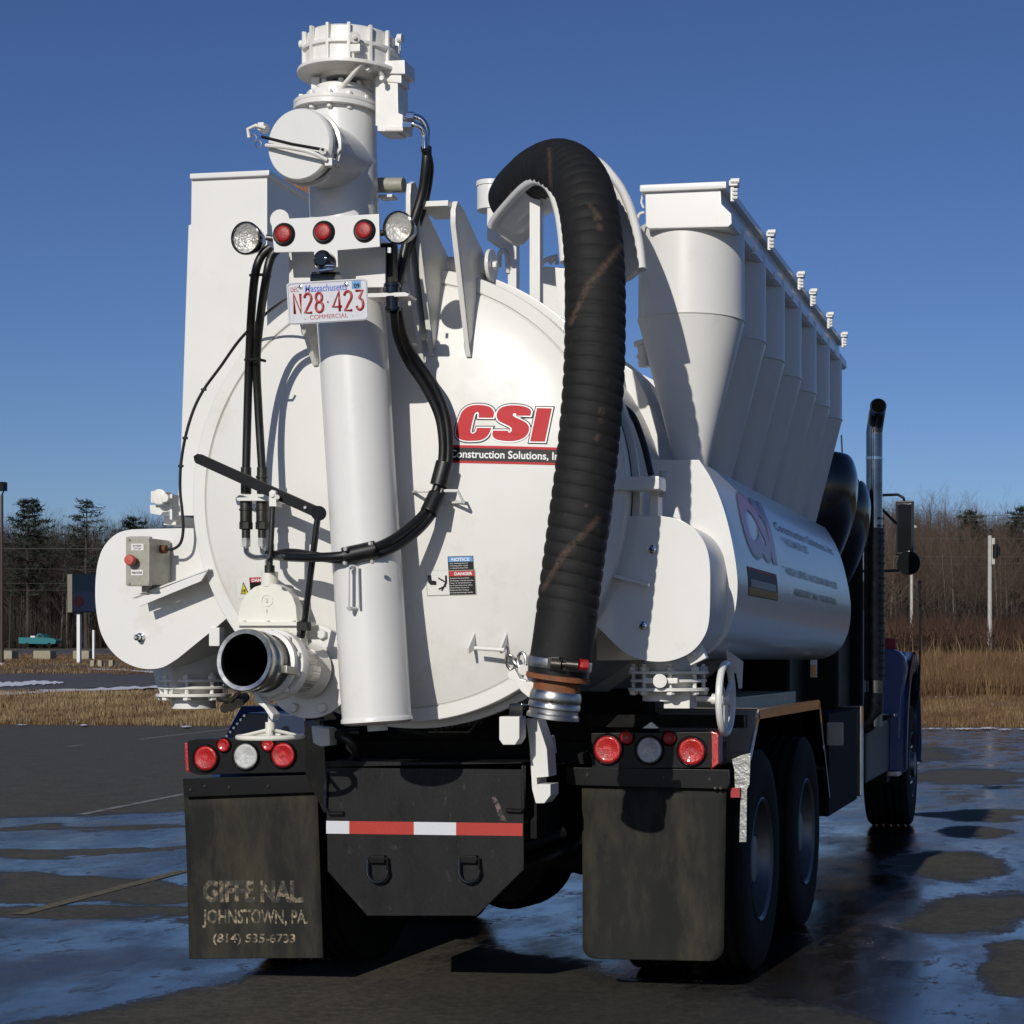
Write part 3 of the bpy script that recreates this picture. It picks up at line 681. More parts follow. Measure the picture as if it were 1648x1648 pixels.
for yy_, nm_ in ((915, 'highest'), (938, 'middle'), (949, 'lowest')): wire([(-200, yy_, 150), (250, yy_ + 1, 150), (700, yy_, 150)], .016, nm_ + ' of three thin wires low across the left wood')
for a, b2, c, nm_ in ((826, 829, 830, 'topmost'), (832, 834, 838, 'second from top')): wire([(1390, a, 130), (1530, b2, 130), (1760, c, 130)], .020, nm_ + ' overhead wire across the right wood')
for a, b2, nm_ in ((866, 867, 'highest'), (895, 896, 'middle'), (905, 908, 'lowest')): wire([(1390, a, 130), (1560, b2, 130), (1760, a, 130)], .011, nm_ + ' of three thin wires lower across the right wood')
# teal pickup far away
p = at(60, 238); s = S(60, p.y); pk = empty('pickup_truck', p, 'small teal pickup truck driving on the far road at left', 'pickup truck')
m_teal = mat('teal_paint', (.02, .16, .18), .3, coat=.4)
gzp = P(60, 1043, p.y).z; 
def pp(px_, py_): return P(px_, py_ - 2.2, p.y)
LT_(G().prism([pp(*q) for q in [(29.5, 1028), (56, 1028), (60, 1022), (65, 1022), (71, 1028), (86, 1030), (90, 1033), (89, 1038), (83, 1039), (30, 1038)]], (0, 1.7, 0)), pk, 'body', m_teal, bevel=.05)
LT_(G().prism([pp(*q) for q in [(60, 1028), (62, 1023.5), (65.5, 1023.5), (70, 1028)]], (0, -.02, 0)), pk, 'side_window', M['glass'])
for x in (43, 79):
    c = pp(x, 1040); LT_(G().cyl((c.x, c.y - .02, c.z), (c.x, c.y + 1.72, c.z), 3.6 * s, n=16), pk, 'wheel', M['tyre'])
LT_(G().bb(pp(49, 1025.5), pp(56, 1028) + Vector((0, .5, 0))), pk, 'cargo', m_post)
# ================================================================== THE VACUUM TRUCK
truck = empty('vacuum_truck', (0, 3.5, 0), 'white vacuum tanker truck with black suction hose and hopper row parked on wet asphalt', 'truck')
T = truck
YD = -.5                                   # plane of the rear door's rim
C = P(654, 797, YD); R = .948; CX, CZ = C.x, C.z

# ---- tank and domed rear door
def door_y(x, z):
    r = math.hypot(x - CX, z - CZ) / R
    if r > .93: return YD - .012
    return YD - .012 - .085 * (1 - (r / .93) ** 2) - .02 * max(0, 1 - (r / .93) ** 8)
g = G().lathe((CX, YD, CZ), (0, 1, 0), [(R - .03, .16), (R - .03, 3.55), (R - .1, 3.75), (R - .4, 3.95), (.02, 4.02)], 96, (True, True))
tank = g.build('tank', M['white'], T)
for yy in (.9, 1.9, 2.9):
    g = G().ring((CX, yy, CZ), (0, 1, 0), R + .02, R - .04, .05, 96); g.build('tank_band', M['white'], tank)
g = G().ring((CX, YD + .10, CZ), (0, 1, 0), R + .03, R - .06, .05, 128)
g.build('tank_flange', M['white2'], tank, bevel=.004)
g = G().ring((CX, YD + .075, CZ), (0, 1, 0), R - .002, R - .06, .025, 128); g.build('door_seal', M['ink'], tank)
prof = []
for i in range(0, 25):
    r = .93 * i / 24; rr = max(r * R, .002); prof.append((rr, door_y(CX + r * R, CZ) - YD))
prof += [(R * .937, -.002), (R * .942, -.014), (R - .004, -.014), (R, -.008), (R, .07), (R * .93, .07)]
door = G().lathe((CX, YD, CZ), (0, 1, 0), prof, 128, (True, True)).build('tank_door', M['white'], T, ang=28)

def on_door(name, pts_fn, mats, parent, gap=.0035): pass
def stick(name, x0, y0, x1, y1, mt, parent, gap=.003, n=6, y=None, rot=0):
    """a flat printed film that follows the door (corners measured in the photograph)"""
    g = G(); cx, cy = (x0 + x1) / 2, (y0 + y1) / 2; vs = []
    for j in range(n + 1):
        for i in range(n + 1):
            a = x0 + (x1 - x0) * i / n - cx; b = y0 + (y1 - y0) * j / n - cy
            p = P(cx + a * math.cos(rot) - b * math.sin(rot), cy + a * math.sin(rot) + b * math.cos(rot), YD - .06 if y is None else y)
            vs.append((p.x, (door_y(p.x, p.z) if y is None else y) - gap, p.z))
    fs = [(j * (n + 1) + i, (j + 1) * (n + 1) + i, (j + 1) * (n + 1) + i + 1, j * (n + 1) + i + 1) for j in range(n) for i in range(n)]
    g.add(vs, fs); return g.build(name, mt, parent, smooth='raw')
def text_mesh(body, bold=0, shear=0, ext=0, space=1):
    c = bpy.data.curves.new('txt', 'FONT'); c.body = body; c.offset = bold; c.shear = shear; c.extrude = ext; c.space_character = space
    c.resolution_u = 4
    o = bpy.data.objects.new('txt', c); scene.collection.objects.link(o)
    dg = bpy.context.evaluated_depsgraph_get(); me = bpy.data.meshes.new_from_object(o.evaluated_get(dg))
    bpy.data.objects.remove(o); bpy.data.curves.remove(c); return me
def text(name, body, x0, y0, x1, y1, mt, parent, y=None, gap=.005, bold=0, shear=0, rot=0, raised=0, ref=None, space=1, yref=0):
    """lettering fitted to the box x0..x1, y0..y1 measured in the photograph, on the plane y or on the door"""
    me = text_mesh(body, bold, shear, raised, space)
    X = [v.co.x for v in me.vertices]; Z = [v.co.y for v in me.vertices]
    if ref: a0, a1, b0, b1 = ref
    else: a0, a1, b0, b1 = min(X), max(X), min(Z), max(Z)
    cx, cy = (x0 + x1) / 2, (y0 + y1) / 2
    for v in me.vertices:
        u = (v.co.x - a0) / (a1 - a0) - .5; w = .5 - (v.co.y - b0) / (b1 - b0)
        a = u * (x1 - x0); b = w * (y1 - y0)
        p = P(cx + a * math.cos(rot) - b * math.sin(rot), cy + a * math.sin(rot) + b * math.cos(rot), YD - .06 if y is None else (yref if callable(y) else y))
        v.co = (p.x, (door_y(p.x, p.z) if y is None else (y(cx + a, cy + b) if callable(y) else y)) - gap - v.co.z, p.z)
    if ref == 'get': return (a0, a1, b0, b1)
    me.name = name
    return link(name, me, mt, parent)

# CSI logo: black, white and red layers
lg = stick('logo', 727, 723, 925, 746, M['ink'], door, .002, 10, rot=.012)
stick('logo_stripe', 727, 719.5, 925, 723.5, M['logored'], lg, .0022, 10, rot=.012)
stick('logo_stripe', 727, 744.5, 925, 748, M['logored'], lg, .0022, 10, rot=.012)
text('logo_line', 'Construction Solutions, Inc.', 731, 727, 911, 742, M['inkwhite'], lg, gap=.004, bold=.018, rot=.012)
zx = lambda L_: [(680 + a / 4.847, 620 + b / 4.847) for a, b in L_]
LET = [zx([(572, 262), (578, 226), (566, 196), (535, 173), (480, 163), (420, 165), (375, 180), (340, 210), (320, 250), (303, 310), (292, 370), (298, 410), (325, 432), (370, 443), (430, 443), (480, 437), (520, 415), (545, 380), (560, 342), (452, 342), (447, 362), (438, 378), (420, 388), (404, 383), (402, 365), (412, 310), (424, 255), (433, 228), (448, 216), (460, 225), (462, 245), (461, 262)]),
       zx([(850, 242), (857, 212), (842, 187), (800, 169), (740, 162), (680, 165), (630, 182), (603, 215), (597, 250), (612, 284), (655, 308), (695, 328), (712, 345), (710, 368), (698, 380), (687, 374), (684, 362), (572, 362), (567, 395), (588, 425), (640, 440), (710, 443), (770, 432), (815, 405), (840, 365), (840, 325), (817, 295), (772, 272), (738, 256), (718, 240), (722, 227), (735, 224), (744, 232), (742, 243)]),
       zx([(898, 180), (1008, 180), (962, 443), (852, 443)])]
def outline_mesh(letters, off):
    c = bpy.data.curves.new('o', 'CURVE'); c.dimensions = '2D'; c.fill_mode = 'BOTH'; c.offset = off
    for L_ in letters:
        sp = c.splines.new('POLY'); sp.points.add(len(L_) - 1); sp.use_cyclic_u = True
        for p, (a, b) in zip(sp.points, L_): p.co = (a * .01, -b * .01, 0, 1)
    o = bpy.data.objects.new('o', c); scene.collection.objects.link(o)
    me = bpy.data.meshes.new_from_object(o.evaluated_get(bpy.context.evaluated_depsgraph_get())); bpy.data.objects.remove(o); bpy.data.curves.remove(c); return me
def smooth_loop(L_, k=3):
    n = len(L_); out = []
    for i in range(n):
        p0, p1, p2, p3 = [Vector((*L_[(i + d_) % n], 0)) for d_ in (-1, 0, 1, 2)]
        a = (p1 - p0).angle(p2 - p1, 0); b2 = (p2 - p1).angle(p3 - p2, 0)
        out.append((p1.x, p1.y))
        if a < .9 and b2 < .9:
            for j in range(1, k):
                t = j / k; q = .5 * ((2 * p1) + (p2 - p0) * t + (2 * p0 - 5 * p1 + 4 * p2 - p3) * t * t + (3 * p1 - p0 - 3 * p2 + p3) * t ** 3); out.append((q.x, q.y))
    return out
LETS = [smooth_loop(LET[0]), smooth_loop(LET[1]), LET[2]]
for nm, off, mt, gp in (('logo_outline', .036, 'ink', .0025), ('logo_outline', .020, 'inkwhite', .0038), ('logo_letters', .0, 'logored', .0051)):
    for li, L_ in enumerate(LETS):
        a_ = sum(L_[i][0] * L_[(i + 1) % len(L_)][1] - L_[(i + 1) % len(L_)][0] * L_[i][1] for i in range(len(L_)))
        me = outline_mesh([L_], off)
        xs = [v.co.x for v in me.vertices]
        if off and (max(xs) - min(xs)) < (max(p[0] for p in L_) - min(p[0] for p in L_)) * .01:
            bpy.data.meshes.remove(me); me = outline_mesh([L_], -off)
        for v in me.vertices:
            p = P(v.co.x * 100, -v.co.y * 100, YD - .06); v.co = (p.x, door_y(p.x, p.z) - gp - li * .00015, p.z)
        me.name = nm; link(nm, me, M[mt], lg)

# safety stickers on the door
def para(parent, x0, y0, x1, y1, n, mt, rot, y=None):
    g = G(); random.seed(int(x0) + n)
    h = (y1 - y0) / n; words = 'Equipment damage may result if vacuum pressure is not released before opening the rear door keep hands clear of all moving parts'.split()
    for k in range(n):
        body = ' '.join(random.sample(words, 4))
        text('sticker_text', body, x0, y0 + k * h + h * .15, x1 - random.random() * .25 * (x1 - x0), y0 + k * h + h * .8, mt, parent, y=y, gap=.0045, bold=.01, rot=rot)
s1 = stick('notice_sticker', 727, 896, 767, 918, M['ink'], door, .002, 3, rot=-.03)
stick('sticker_band', 728, 897, 766, 905, M['stkblue'], s1, .003, 3, rot=-.03)
text('sticker_word', 'NOTICE', 733, 898.5, 761, 904, M['inkwhite'], s1, gap=.004, bold=.03, rot=-.03)
para(s1, 730, 906, 765, 917, 3, M['inkwhite'], -.03)
s2 = stick('danger_sticker', 692, 918, 770, 959, M['greybox'], door, .0010, 4, rot=-.03)
stick('sticker_panel', 693, 919, 728, 958, M['label'], s2, .0018, 3, rot=-.03)
stick('sticker_panel', 728, 919.5, 768.5, 957, M['ink'], s2, .0026, 3, rot=-.03)
stick('sticker_band', 728.3, 919.6, 768, 928, M['stkred'], s2, .0034, 3, rot=-.03)
text('sticker_word', 'DANGER', 737, 921.5, 765, 926.5, M['inkwhite'], s2, gap=.0045, bold=.03, rot=-.03)
para(s2, 730, 929.5, 767, 956, 7, M['label'], -.03)
def door_poly(name, pts, mt, parent, gap):
    vs = []
    for a, b in pts:
        p = P(a, b, YD - .06); vs.append((p.x, door_y(p.x, p.z) - gap, p.z))
    g = G().add(vs, [tuple(range(len(vs)))]); return g.build(name, mt, parent, smooth='raw')
door_poly('sticker_picture', [(695, 927), (700, 926), (701, 935), (708, 936), (708, 942), (699, 942), (695, 938)], M['ink'], s2, .004)
for q in ([(712, 930), (722, 936), (721, 938), (711, 932)], [(711, 948), (723, 942), (724, 944), (712, 950)], [(722, 927), (725, 927), (725, 939), (717, 952), (715, 951), (722, 938)]):
    door_poly('sticker_picture', q, M['ink'], s2, .004)
s3 = stick('warning_sticker', 376, 930, 400, 962, M['label'], door, .002, 3, rot=-.04)
door_poly('sticker_triangle', [(382, 956), (388.5, 936), (398, 956)], M['ink'], s3, .003)
door_poly('sticker_triangle', [(383.5, 955), (388.5, 939), (396, 955)], M['stkyellow'], s3, .004)
text('sticker_symbol', 'HR', 386, 948, 393, 953.5, M['ink'], s3, gap=.005, bold=.02)
s4 = stick('danger_sticker', 400, 929, 440, 960, M['ink'], door, .002, 3, rot=-.02)
stick('sticker_band', 400, 929, 440, 937, M['stkred'], s4, .003, 3, rot=-.02)
text('sticker_word', 'DANGER', 404, 931, 436, 936, M['inkwhite'], s4, gap=.004, bold=.03, rot=-.02)

# ---- fins / hinge gussets on the door
def fin(pts, y, th, name='hinge_gusset', mt='white', bev=.003):
    """plate lying in the fore-and-aft plane: pts=(Y,Z) at lateral position x"""
    pass
def yzplate(g, x, th, pts):
    g.prism([(x - th / 2, a, b) for a, b in pts], (th, 0, 0)); return g
zt = lambda px, py, y: P(px, py, y).z
def gusset(pxt, x, ytop, ztop, zbot, mtl='white'):
    g = G()
    yb = door_y(x, zbot) - .002
    pts = [(yb, zbot), (yb - .012, zbot), (-.765, ztop - .10), (-.765, ztop - .04), (-.74, ztop), (-.66, ztop - .02), (-.30, ztop - .20), (.02, ztop - .40), (.02, ztop - .60), (-.42, ztop - .46), (-.54, ztop - .48), (-.60, ztop - .56)]
    yzplate(g, x, .022, pts); return g.build('hinge_plate', M[mtl], T, bevel=.003)
# right pair and left one, positions from the photograph
xa = P(731, 340, -.75).x; xb = P(672, 340, -.75).x; xc = P(482, 470, -.75).x; xd = P(655, 340, -.75).x
zt1 = zt(731, 326, -.72)
h1 = gusset(0, xa, -.7, zt1, zt(737, 572, -.62))
h2 = gusset(0, xb, -.7, zt1 - .01, zt(672, 572, -.62))
xh = P(470, 470, -.8).x
g = G(); yb = door_y(xh, zt(480, 586, -.62))
yzplate(g, xh, .022, [(yb - .002, zt(480, 586, -.62)), (yb - .014, zt(480, 586, -.62)), (-.74, zt(480, 490, -.9)), (-.76, zt(480, 350, -.9)), (-.62, zt(480, 350, -.9)), (-.5, zt(480, 440, -.6))])
g.build('hinge_plate', M['white'], T, bevel=.003)
# cross strap on top between the right pair, pivot pin
p0 = P(683, 330, -.72); p1 = P(723, 330, -.72)
g = G().bb((xb + .011, -.79, zt1 - .03), (xa - .011, -.58, zt1 - .008)); g.build('hinge_strap', M['white'], T, bevel=.002)
hp = Vector((0, -.42, zt1 - .19))
g = G().cyl((xb - .10, hp.y, hp.z), (xa + .035, hp.y, hp.z), .042, n=24); g.build('hinge_pin', M['white'], T, bevel=.003)
g = G().cyl((xa + .035, hp.y, hp.z), (xa + .05, hp.y, hp.z), .068, n=28).bolt((xa + .05, hp.y, hp.z), (1, 0, 0), .02, .02); g.build('pin_washer', M['white2'], T, bevel=.002)
# lift arms of the top hinge, behind the post
for px_, th_ in ((640, .02),):
    x = P(px_, 330, -.85).x
    g = G(); zz = zt(px_, 283, -.85)
    yzplate(g, x, th_, [(-.74, zz - .05), (-.73, zz), (-.69, zz + .02), (-.65, zz), (-.42, zz - .40), (-.42, zz - .75), (-.55, zz - .78), (-.74, zz - .35)])
    g.build('lift_arm', M['white'], T, bevel=.003)
pa = P(608, 298, -.70); pb = P(650, 298, -.70)
G().cyl(pa, pb, .03, n=20).build('hinge_pin', M['greybox'], T)
G().bb(P(608, 313, -.70), P(640, 323, -.64)).build('link_bar', M['white'], T, bevel=.003)

# ---- door rim trim: bottom latch, bracket, clevis
YT = -.80                                  # plane of the suction post axis
# ---- the suction post (boom pipe) with tower
path = [P(549, 155, YT), P(554, 340, YT), P(561, 470, YT), P(568, 545, YT), P(607, 1162, YT)]
RP = 54.5 * S(585, YT)
post = G().tube([path[0], path[1], path[2], path[3]] + [path[3].lerp(path[4], i / 6) for i in range(1, 7)], RP, 64).build('suction_post', M['white2'], T)
ax = (path[4] - path[3]).normalized()
G().lathe(path[4] - ax * .02, ax, [(RP + .002, 0), (RP + .005, .006), (RP + .005, .018), (RP - .01, .026), (RP - .03, .03)], 64).build('post_end_cap', M['white2'], post, ang=50)
G().cyl(path[4] + ax * .008, path[4] + ax * .035, .04, n=24).build('drain_boss', M['white'], post)
# saddle plate that wraps the post at the weld
# fins joining post and door: two diagonal shadows
for zz, w in ((zt(590, 700, YT), .02), (zt(590, 1050, YT), .02)):
    G().bb((path[3].x - .02, YT + RP * .7, zz - .12), (path[3].x + .02, YD - .05, zz + .12)).build('post_bracket', M['white'], post, bevel=.003)
# D handle on the post
hz = spl([P(562, 912, YT - RP - .002), P(558, 912, YT - RP - .05), P(560, 978, YT - RP - .05), P(578, 980, YT - RP * .92)], 3)
hb = P(566, 915, YT); 
G().tube([P(575, 911, YT - RP + .01), P(562, 912, YT - RP - .045), P(560, 914, YT - RP - .05), P(560, 977, YT - RP - .05), P(562, 980, YT - RP - .045), P(577, 979, YT - RP + .01)], .0075, 10).build('post_handle', M['white2'], post)
G().tube([P(575, 911, YT - RP - .02), P(577, 979, YT - RP - .02)], .005, 8).build('post_handle', M['white'], post)

# top flange, packing gland and slide frame
tf = P(545, 155, YT); tf.z = P(545, 158, YT - .16).z
RF = RP * 1.26
g = G().lathe(tf + Vector((-.005, 0, -.012)), (0, 0, 1), [(RF, 0), (RF, .016), (RF - .004, .020), (RF, .022), (RF, .036), (RF - .02, .040)], 64)
for k in range(12):
    a = 2 * math.pi * k / 12 + .2
    for zz, axx in ((-.012, -1), (.028, 1)):
        g.bolt(tf + Vector((math.cos(a) * (RF - .025) - .005, math.sin(a) * (RF - .025), zz)), (0, 0, axx), .012, .016)
fl = g.build('top_flange', M['cast'], T, bevel=.0015, seg=1)
tw = P(552, 140, YT)
GH = P(553, 152, YT); GH.z = tf.z + .036
g = G().lathe(GH, (0, 0, 1), [(RP * .93, 0), (RP * .93, .03), (RP * .8, .035), (RP * .8, .05), (RP * .62, .062), (RP * .5, .064)], 48)
g.box(P(510, 140, YT - .05), (.035, .035, .07)); g.box(P(515, 146, YT - .09), (.06, .03, .02)); g.box(P(593, 137, YT + .01), (.03, .05, .05))
for a in range(8):
    t = a * math.pi / 4 + .3; g.bolt(GH + Vector((math.cos(t) * RP * .7, math.sin(t) * RP * .7, .05)), (0, 0, 1), .012, .018)
g.build('gland_housing', M['cast'], T, bevel=.002, seg=1)
G().cyl(P(553, 135, YT), P(552, 108, YT), .05, n=28).build('gear_shaft', M['darksteel'], T)
G().box(P(525, 143, YT - .085), (.075, .004, .022)).build('gland_slot', M['ink'], T)

# ribbed gearbox drum on top
gb = P(566, 112, YT); gb.z = P(566, 113, YT - .19).z + .036; RG = 78 * S(566, YT)
g = G().lathe(gb, (0, 0, 1), [(RG * 1.09, -.002), (RG * 1.09, .012), (RG * .94, .018), (RG * .94, .075), (RG * 1.0, .080), (RG * 1.0, .094), (RG * .92, .098), (RG * .90, .150), (RG * .86, .158), (RG * .3, .165)], 40)
for k in range(14):
    t = 2 * math.pi * k / 14 + .12
    c = gb + Vector((math.cos(t) * RG * .955, math.sin(t) * RG * .955, .095))
    c.z -= .012; g.box(c, (RG * .09, .013, .150), rz=t)
g.cyl(gb + Vector((-.05, -.05, .155)), gb + Vector((-.05, -.05, .18)), .045, n=20)
g.cyl(P(492, 72, YT), P(483, 72, YT), .018, n=14); g.cyl(P(640, 62, YT - .05), P(648, 62, YT - .05), .018, n=14)
g.cyl(P(571, 60, YT - RG), P(571, 60, YT - RG - .012), .022, n=16); g.cyl(P(571, 60, YT - RG - .01), P(571, 60, YT - RG - .02), .008, n=10)
g.box(P(573, 78, YT - RG + .005), (.04, .02, .03))
g.build('gearbox', M['cast'], T, bevel=.003)
g = G().ring(gb + Vector((-.05, -.02, -.004)), (0, 0, 1), .042, .03, .004); g.build('gearbox_bore', M['ink'], T)
G().lathe(gb + Vector((0, 0, -.018)), (0, 0, 1), [(RG * .55, 0), (RG * .62, .017)], 40).build('gearbox_hub', M['cast'], T)

# hydraulic motor hanging at the right
g = G().pl([(612, 98), (651, 96), (652, 119), (614, 118)], YT - .07, .11)
g.pl([(608, 118), (646, 119), (646, 134), (606, 130)], YT - .06, .09)
g.box(P(628, 168, YT), (.085, .10, 80 * S(628, YT)))
g.pl([(605, 128), (640, 128), (641, 182), (648, 184), (648, 208), (637, 208), (637, 212), (607, 211), (607, 205), (604, 180)], YT - .055, .11)
g.cyl(P(620, 209, YT - .07), P(650, 209, YT - .07), .009, n=10)
g.build('hydraulic_motor', M['cast'], T, bevel=.005)
g = G().tube([P(543, 149, YT - .11), P(583, 102, YT - .16), P(606, 102, YT - .12), P(618, 128, YT - .07)], .009, 8); g.bolt(P(594, 112, YT - .12), (0, -1, 0), .012, .02).bolt(P(617, 128, YT - .09), (0, -1, 0), .012, .02)
g.build('brace_rod', M['cast'], T)
g = G().tube(spl([P(648, 190, YT - .04), P(662, 187, YT - .04), P(678, 192, YT - .03), P(687, 208, YT - .02), P(687, 238, YT - .02)], 5), .0115, 12)
g.tube(spl([P(650, 201, YT - .07), P(665, 200, YT - .07), P(679, 206, YT - .06), P(683, 220, YT - .05), P(684, 240, YT - .05)], 5), .0115, 12)
g.cyl(P(656, 188, YT - .04), P(668, 188, YT - .04), .02, n=6).cyl(P(650, 203, YT - .07), P(664, 202, YT - .07), .019, n=6)
g.build('hydraulic_fitting', M['chrome'], T)
G().tube(spl([P(687, 236, YT - .02), P(686, 262, YT - .02), P(680, 310, YT), P(668, 350, YT), P(655, 390, YT), P(643, 440, YT - .02), P(632, 470, YT - .05)], 8), .019, 16).build('hydraulic_hose', M['rubber'], T)
G().tube(spl([P(684, 238, YT - .05), P(691, 270, YT + .03), P(684, 320, YT + .06), P(672, 360, YT + .06), P(650, 420, YT + .02), P(638, 470, YT - .03)], 8), .018, 16).build('hydraulic_hose', M['rubber'], T)

# side port with latched cap
ca = P(481, 232, YT - .34); cb = P(560, 268, YT + .02)
pv = (cb - ca).normalized(); RC = 57 * S(481, YT - .34)
port = G().cyl(ca + pv * .03, cb, RC * .93, n=56).build('side_port', M['white2'], T)
g = G().lathe(ca, pv, [(.004, -.003), (RC * .5, -.003), (RC * .97, -.002), (RC, .003), (RC + .004, .012), (RC + .004, .03), (RC - .005, .034)], 56, (True, False))
g.lathe(ca + pv * .055, pv, [(RC, 0), (RC + .012, .004), (RC + .012, .016), (RC * .95, .02)], 56, (False, False))
cap = g.build('port_cap', M['white2'], port, ang=18)
_, cu, cv = frame(pv)
def CP(px, py, off=0.0):
    """point on the cap's face under photograph pixel"""
    d = P(px, py, YT - .34) - CAM; t = (ca - pv * off - CAM).dot(pv) / d.dot(pv); return CAM + d * t
g = G().tube([CP(421, 220, .04), CP(470, 232, .03), CP(521, 241, .03)], .006, 8); g.build('cap_lever', M['ink'], port)
g = G().tube(spl([CP(428, 234, .02), CP(468, 238, .045), CP(500, 245, .045), CP(527, 258, .02)], 4), .008, 8).cyl(CP(520, 243, .0), CP(520, 243, .03), .014, n=12)
g.box(CP(531, 262, .0), (.03, .03, .03)).box(CP(424, 206, -.03), (.025, .05, .03)); g.cyl(CP(530, 236, -.06), CP(548, 246, -.06), .014, n=8).box(CP(538, 262, -.05), (.03, .06, .015))
g.tube([CP(401, 222, 0), CP(399, 208, 0), CP(412, 202, 0), CP(428, 206, 0)], .008, 6).tube([CP(520, 186, -.06), CP(534, 205, -.06), CP(543, 228, -.06)], .004, 6)
g.build('cap_clamp', M['cast'], port, bevel=.0015, seg=1)
g = G(); 
for k in range(14):
    a = 2 * math.pi * k / 14; pass
g.tube([CP(408 + 5 * math.cos(2 * math.pi * k / 12), 222 + 6 * math.sin(2 * math.pi * k / 12), .0) for k in range(13)], .002, 6, caps=False)
g.tube([CP(416 + 5 * math.cos(2 * math.pi * k / 12), 232 + 6 * math.sin(2 * math.pi * k / 12), .01) for k in range(13)], .002, 6, caps=False)
g.build('cap_pin_ring', M['steel'], port)

# ---- lamp bracket with three red marker lamps and two work lamps
YB = -1.08
lb = G().pl([(436, 353), (610, 344), (611, 397), (543, 403), (544, 430), (507, 430), (505, 405), (441, 406)], YB, .012).build('light_bracket', M['white2'], T, bevel=.0025)
G().pl([(465, 404), (620, 398), (620, 462), (465, 464)], YB + .15, .012).build('bracket_back_plate', M['white'], T, bevel=.002)
G().bb(P(570, 350, YB + .012), P(600, 395, YT - RP + .02)).build('bracket_stay', M['white'], T, bevel=.002)
for cx_, cy_ in ((457.5, 377.5), (521.5, 374), (587, 371.5)):
    p = P(cx_, cy_, YB); s = S(cx_, YB)
    lamp = G().lathe(p, (0, -1, 0), [(19 * s, 0), (18.5 * s, .006), (16 * s, .012), (13.5 * s, .010)], 36, (True, True)).build('marker_lamp', M['ink'], T, ang=50)
    G().lathe(p + Vector((0, -.008, 0)), (0, -1, 0), [(13.5 * s, 0), (13.2 * s, .006), (11 * s, .009), (6 * s, .0105), (.001, .011)], 36, (False, False)).build('lens', M['redlamp'], lamp, ang=60)
for cx_, cy_, tx in ((398, 384, .10), (643, 367, -.08)):
    p = P(cx_, cy_, YB + .02); s = S(cx_, YB); a = Vector((-.10 if tx < 0 else -.12, -1, -.06)).normalized()
    wlamp = G().lathe(p, a, [(.012, -.10), (12 * s, -.085), (20 * s, -.05), (25.5 * s, -.01), (27 * s, .008), (26.5 * s, .014), (24 * s, .016), (24 * s, .008)], 44, (True, False)).build('work_lamp', M['blackgloss'], T, ang=55)
    G().lathe(p, a, [(.006, -.062), (6 * s, -.058), (14 * s, -.04), (20 * s, -.016), (24 * s, .004)], 44, (True, False)).build('reflector', M['reflector'], wlamp, ang=80)
    G().lathe(p, a, [(24 * s, .008), (16 * s, .012), (8 * s, .0145), (.001, .015)], 44, (False, False)).build('lens', M['lglass'], wlamp, ang=80)
    G().cyl(p - a * .045, p - a * .055, .012, n=12).sphere(p - a * .048, .011, 12).build('bulb', M['steel'], wlamp)
G().cyl(P(428, 382, YB + .02), P(440, 384, YB + .03), .012, n=12).build('lamp_mount', M['steel'], T)
G().cyl(P(608, 376, YB + .02), P(622, 374, YB + .03), .012, n=12).build('lamp_mount', M['darksteel'], T)
G().box(P(627, 403, YB), (.012, .01, .02)).build('lamp_mount', M['steel'], T)
# plate lamp
g = G().lathe(P(524, 420, YB - .01), (0, -1, 0), [(16 * S(524, YB), 0), (15 * S(524, YB), .03), (10 * S(524, YB), .04)], 24)
g.cyl(P(505, 452, YB), P(545, 452, YB), .035, n=20); g.build('plate_lamp', M['blackgloss'], T, bevel=.002)
g = G(); g.cyl(P(513, 428, YB - .035), P(539, 428, YB - .035), .011, n=12).sphere(P(525, 416, YB - .04), .012, 12).cyl(P(514, 436, YB - .04), P(537, 433, YB - .04), .008, n=10)
g.build('plate_lamp_lens', M['chrome'], T)

# ---- number plate (tilted)
YP = -1.13
def PLT(u, v):
    """plate coordinates 0..1 x 0..1 (v down) -> photograph pixel"""
    a, b, c, d_ = (460.5, 455), (590.5, 447.5), (593.5, 515), (464.5, 523)
    x = (1 - v) * ((1 - u) * a[0] + u * b[0]) + v * ((1 - u) * d_[0] + u * c[0])
    y = (1 - v) * ((1 - u) * a[1] + u * b[1]) + v * ((1 - u) * d_[1] + u * c[1]); return x, y
plate = G().pl([PLT(u, v) for u, v in [(a, b) for a, b in [(x / 1.0, y) for x, y in rrect(0, 0, 1, 1, .07, 5)]]], YP, .003).build('number_plate', M['platewhite'], T, bevel=.001, seg=1)
def ptext(name, body, u0, v0, u1, v1, mt, bold=.0, raised=.0, gap=.001, shear=0, space=1):
    me = text_mesh(body, bold, shear, 0, space); X = [v.co.x for v in me.vertices]; Z = [v.co.y for v in me.vertices]
    a0, a1, b0, b1 = min(X), max(X), min(Z), max(Z)
    for v in me.vertices:
        u = u0 + (v.co.x - a0) / (a1 - a0) * (u1 - u0); w = v1 - (v.co.y - b0) / (b1 - b0) * (v1 - v0)
        v.co = P(*PLT(u, w), YP - gap)
    me.name = name; o = link(name, me, M[mt], plate)
    if raised:
        md = o.modifiers.new('t', 'SOLIDIFY'); md.thickness = raised
    return o
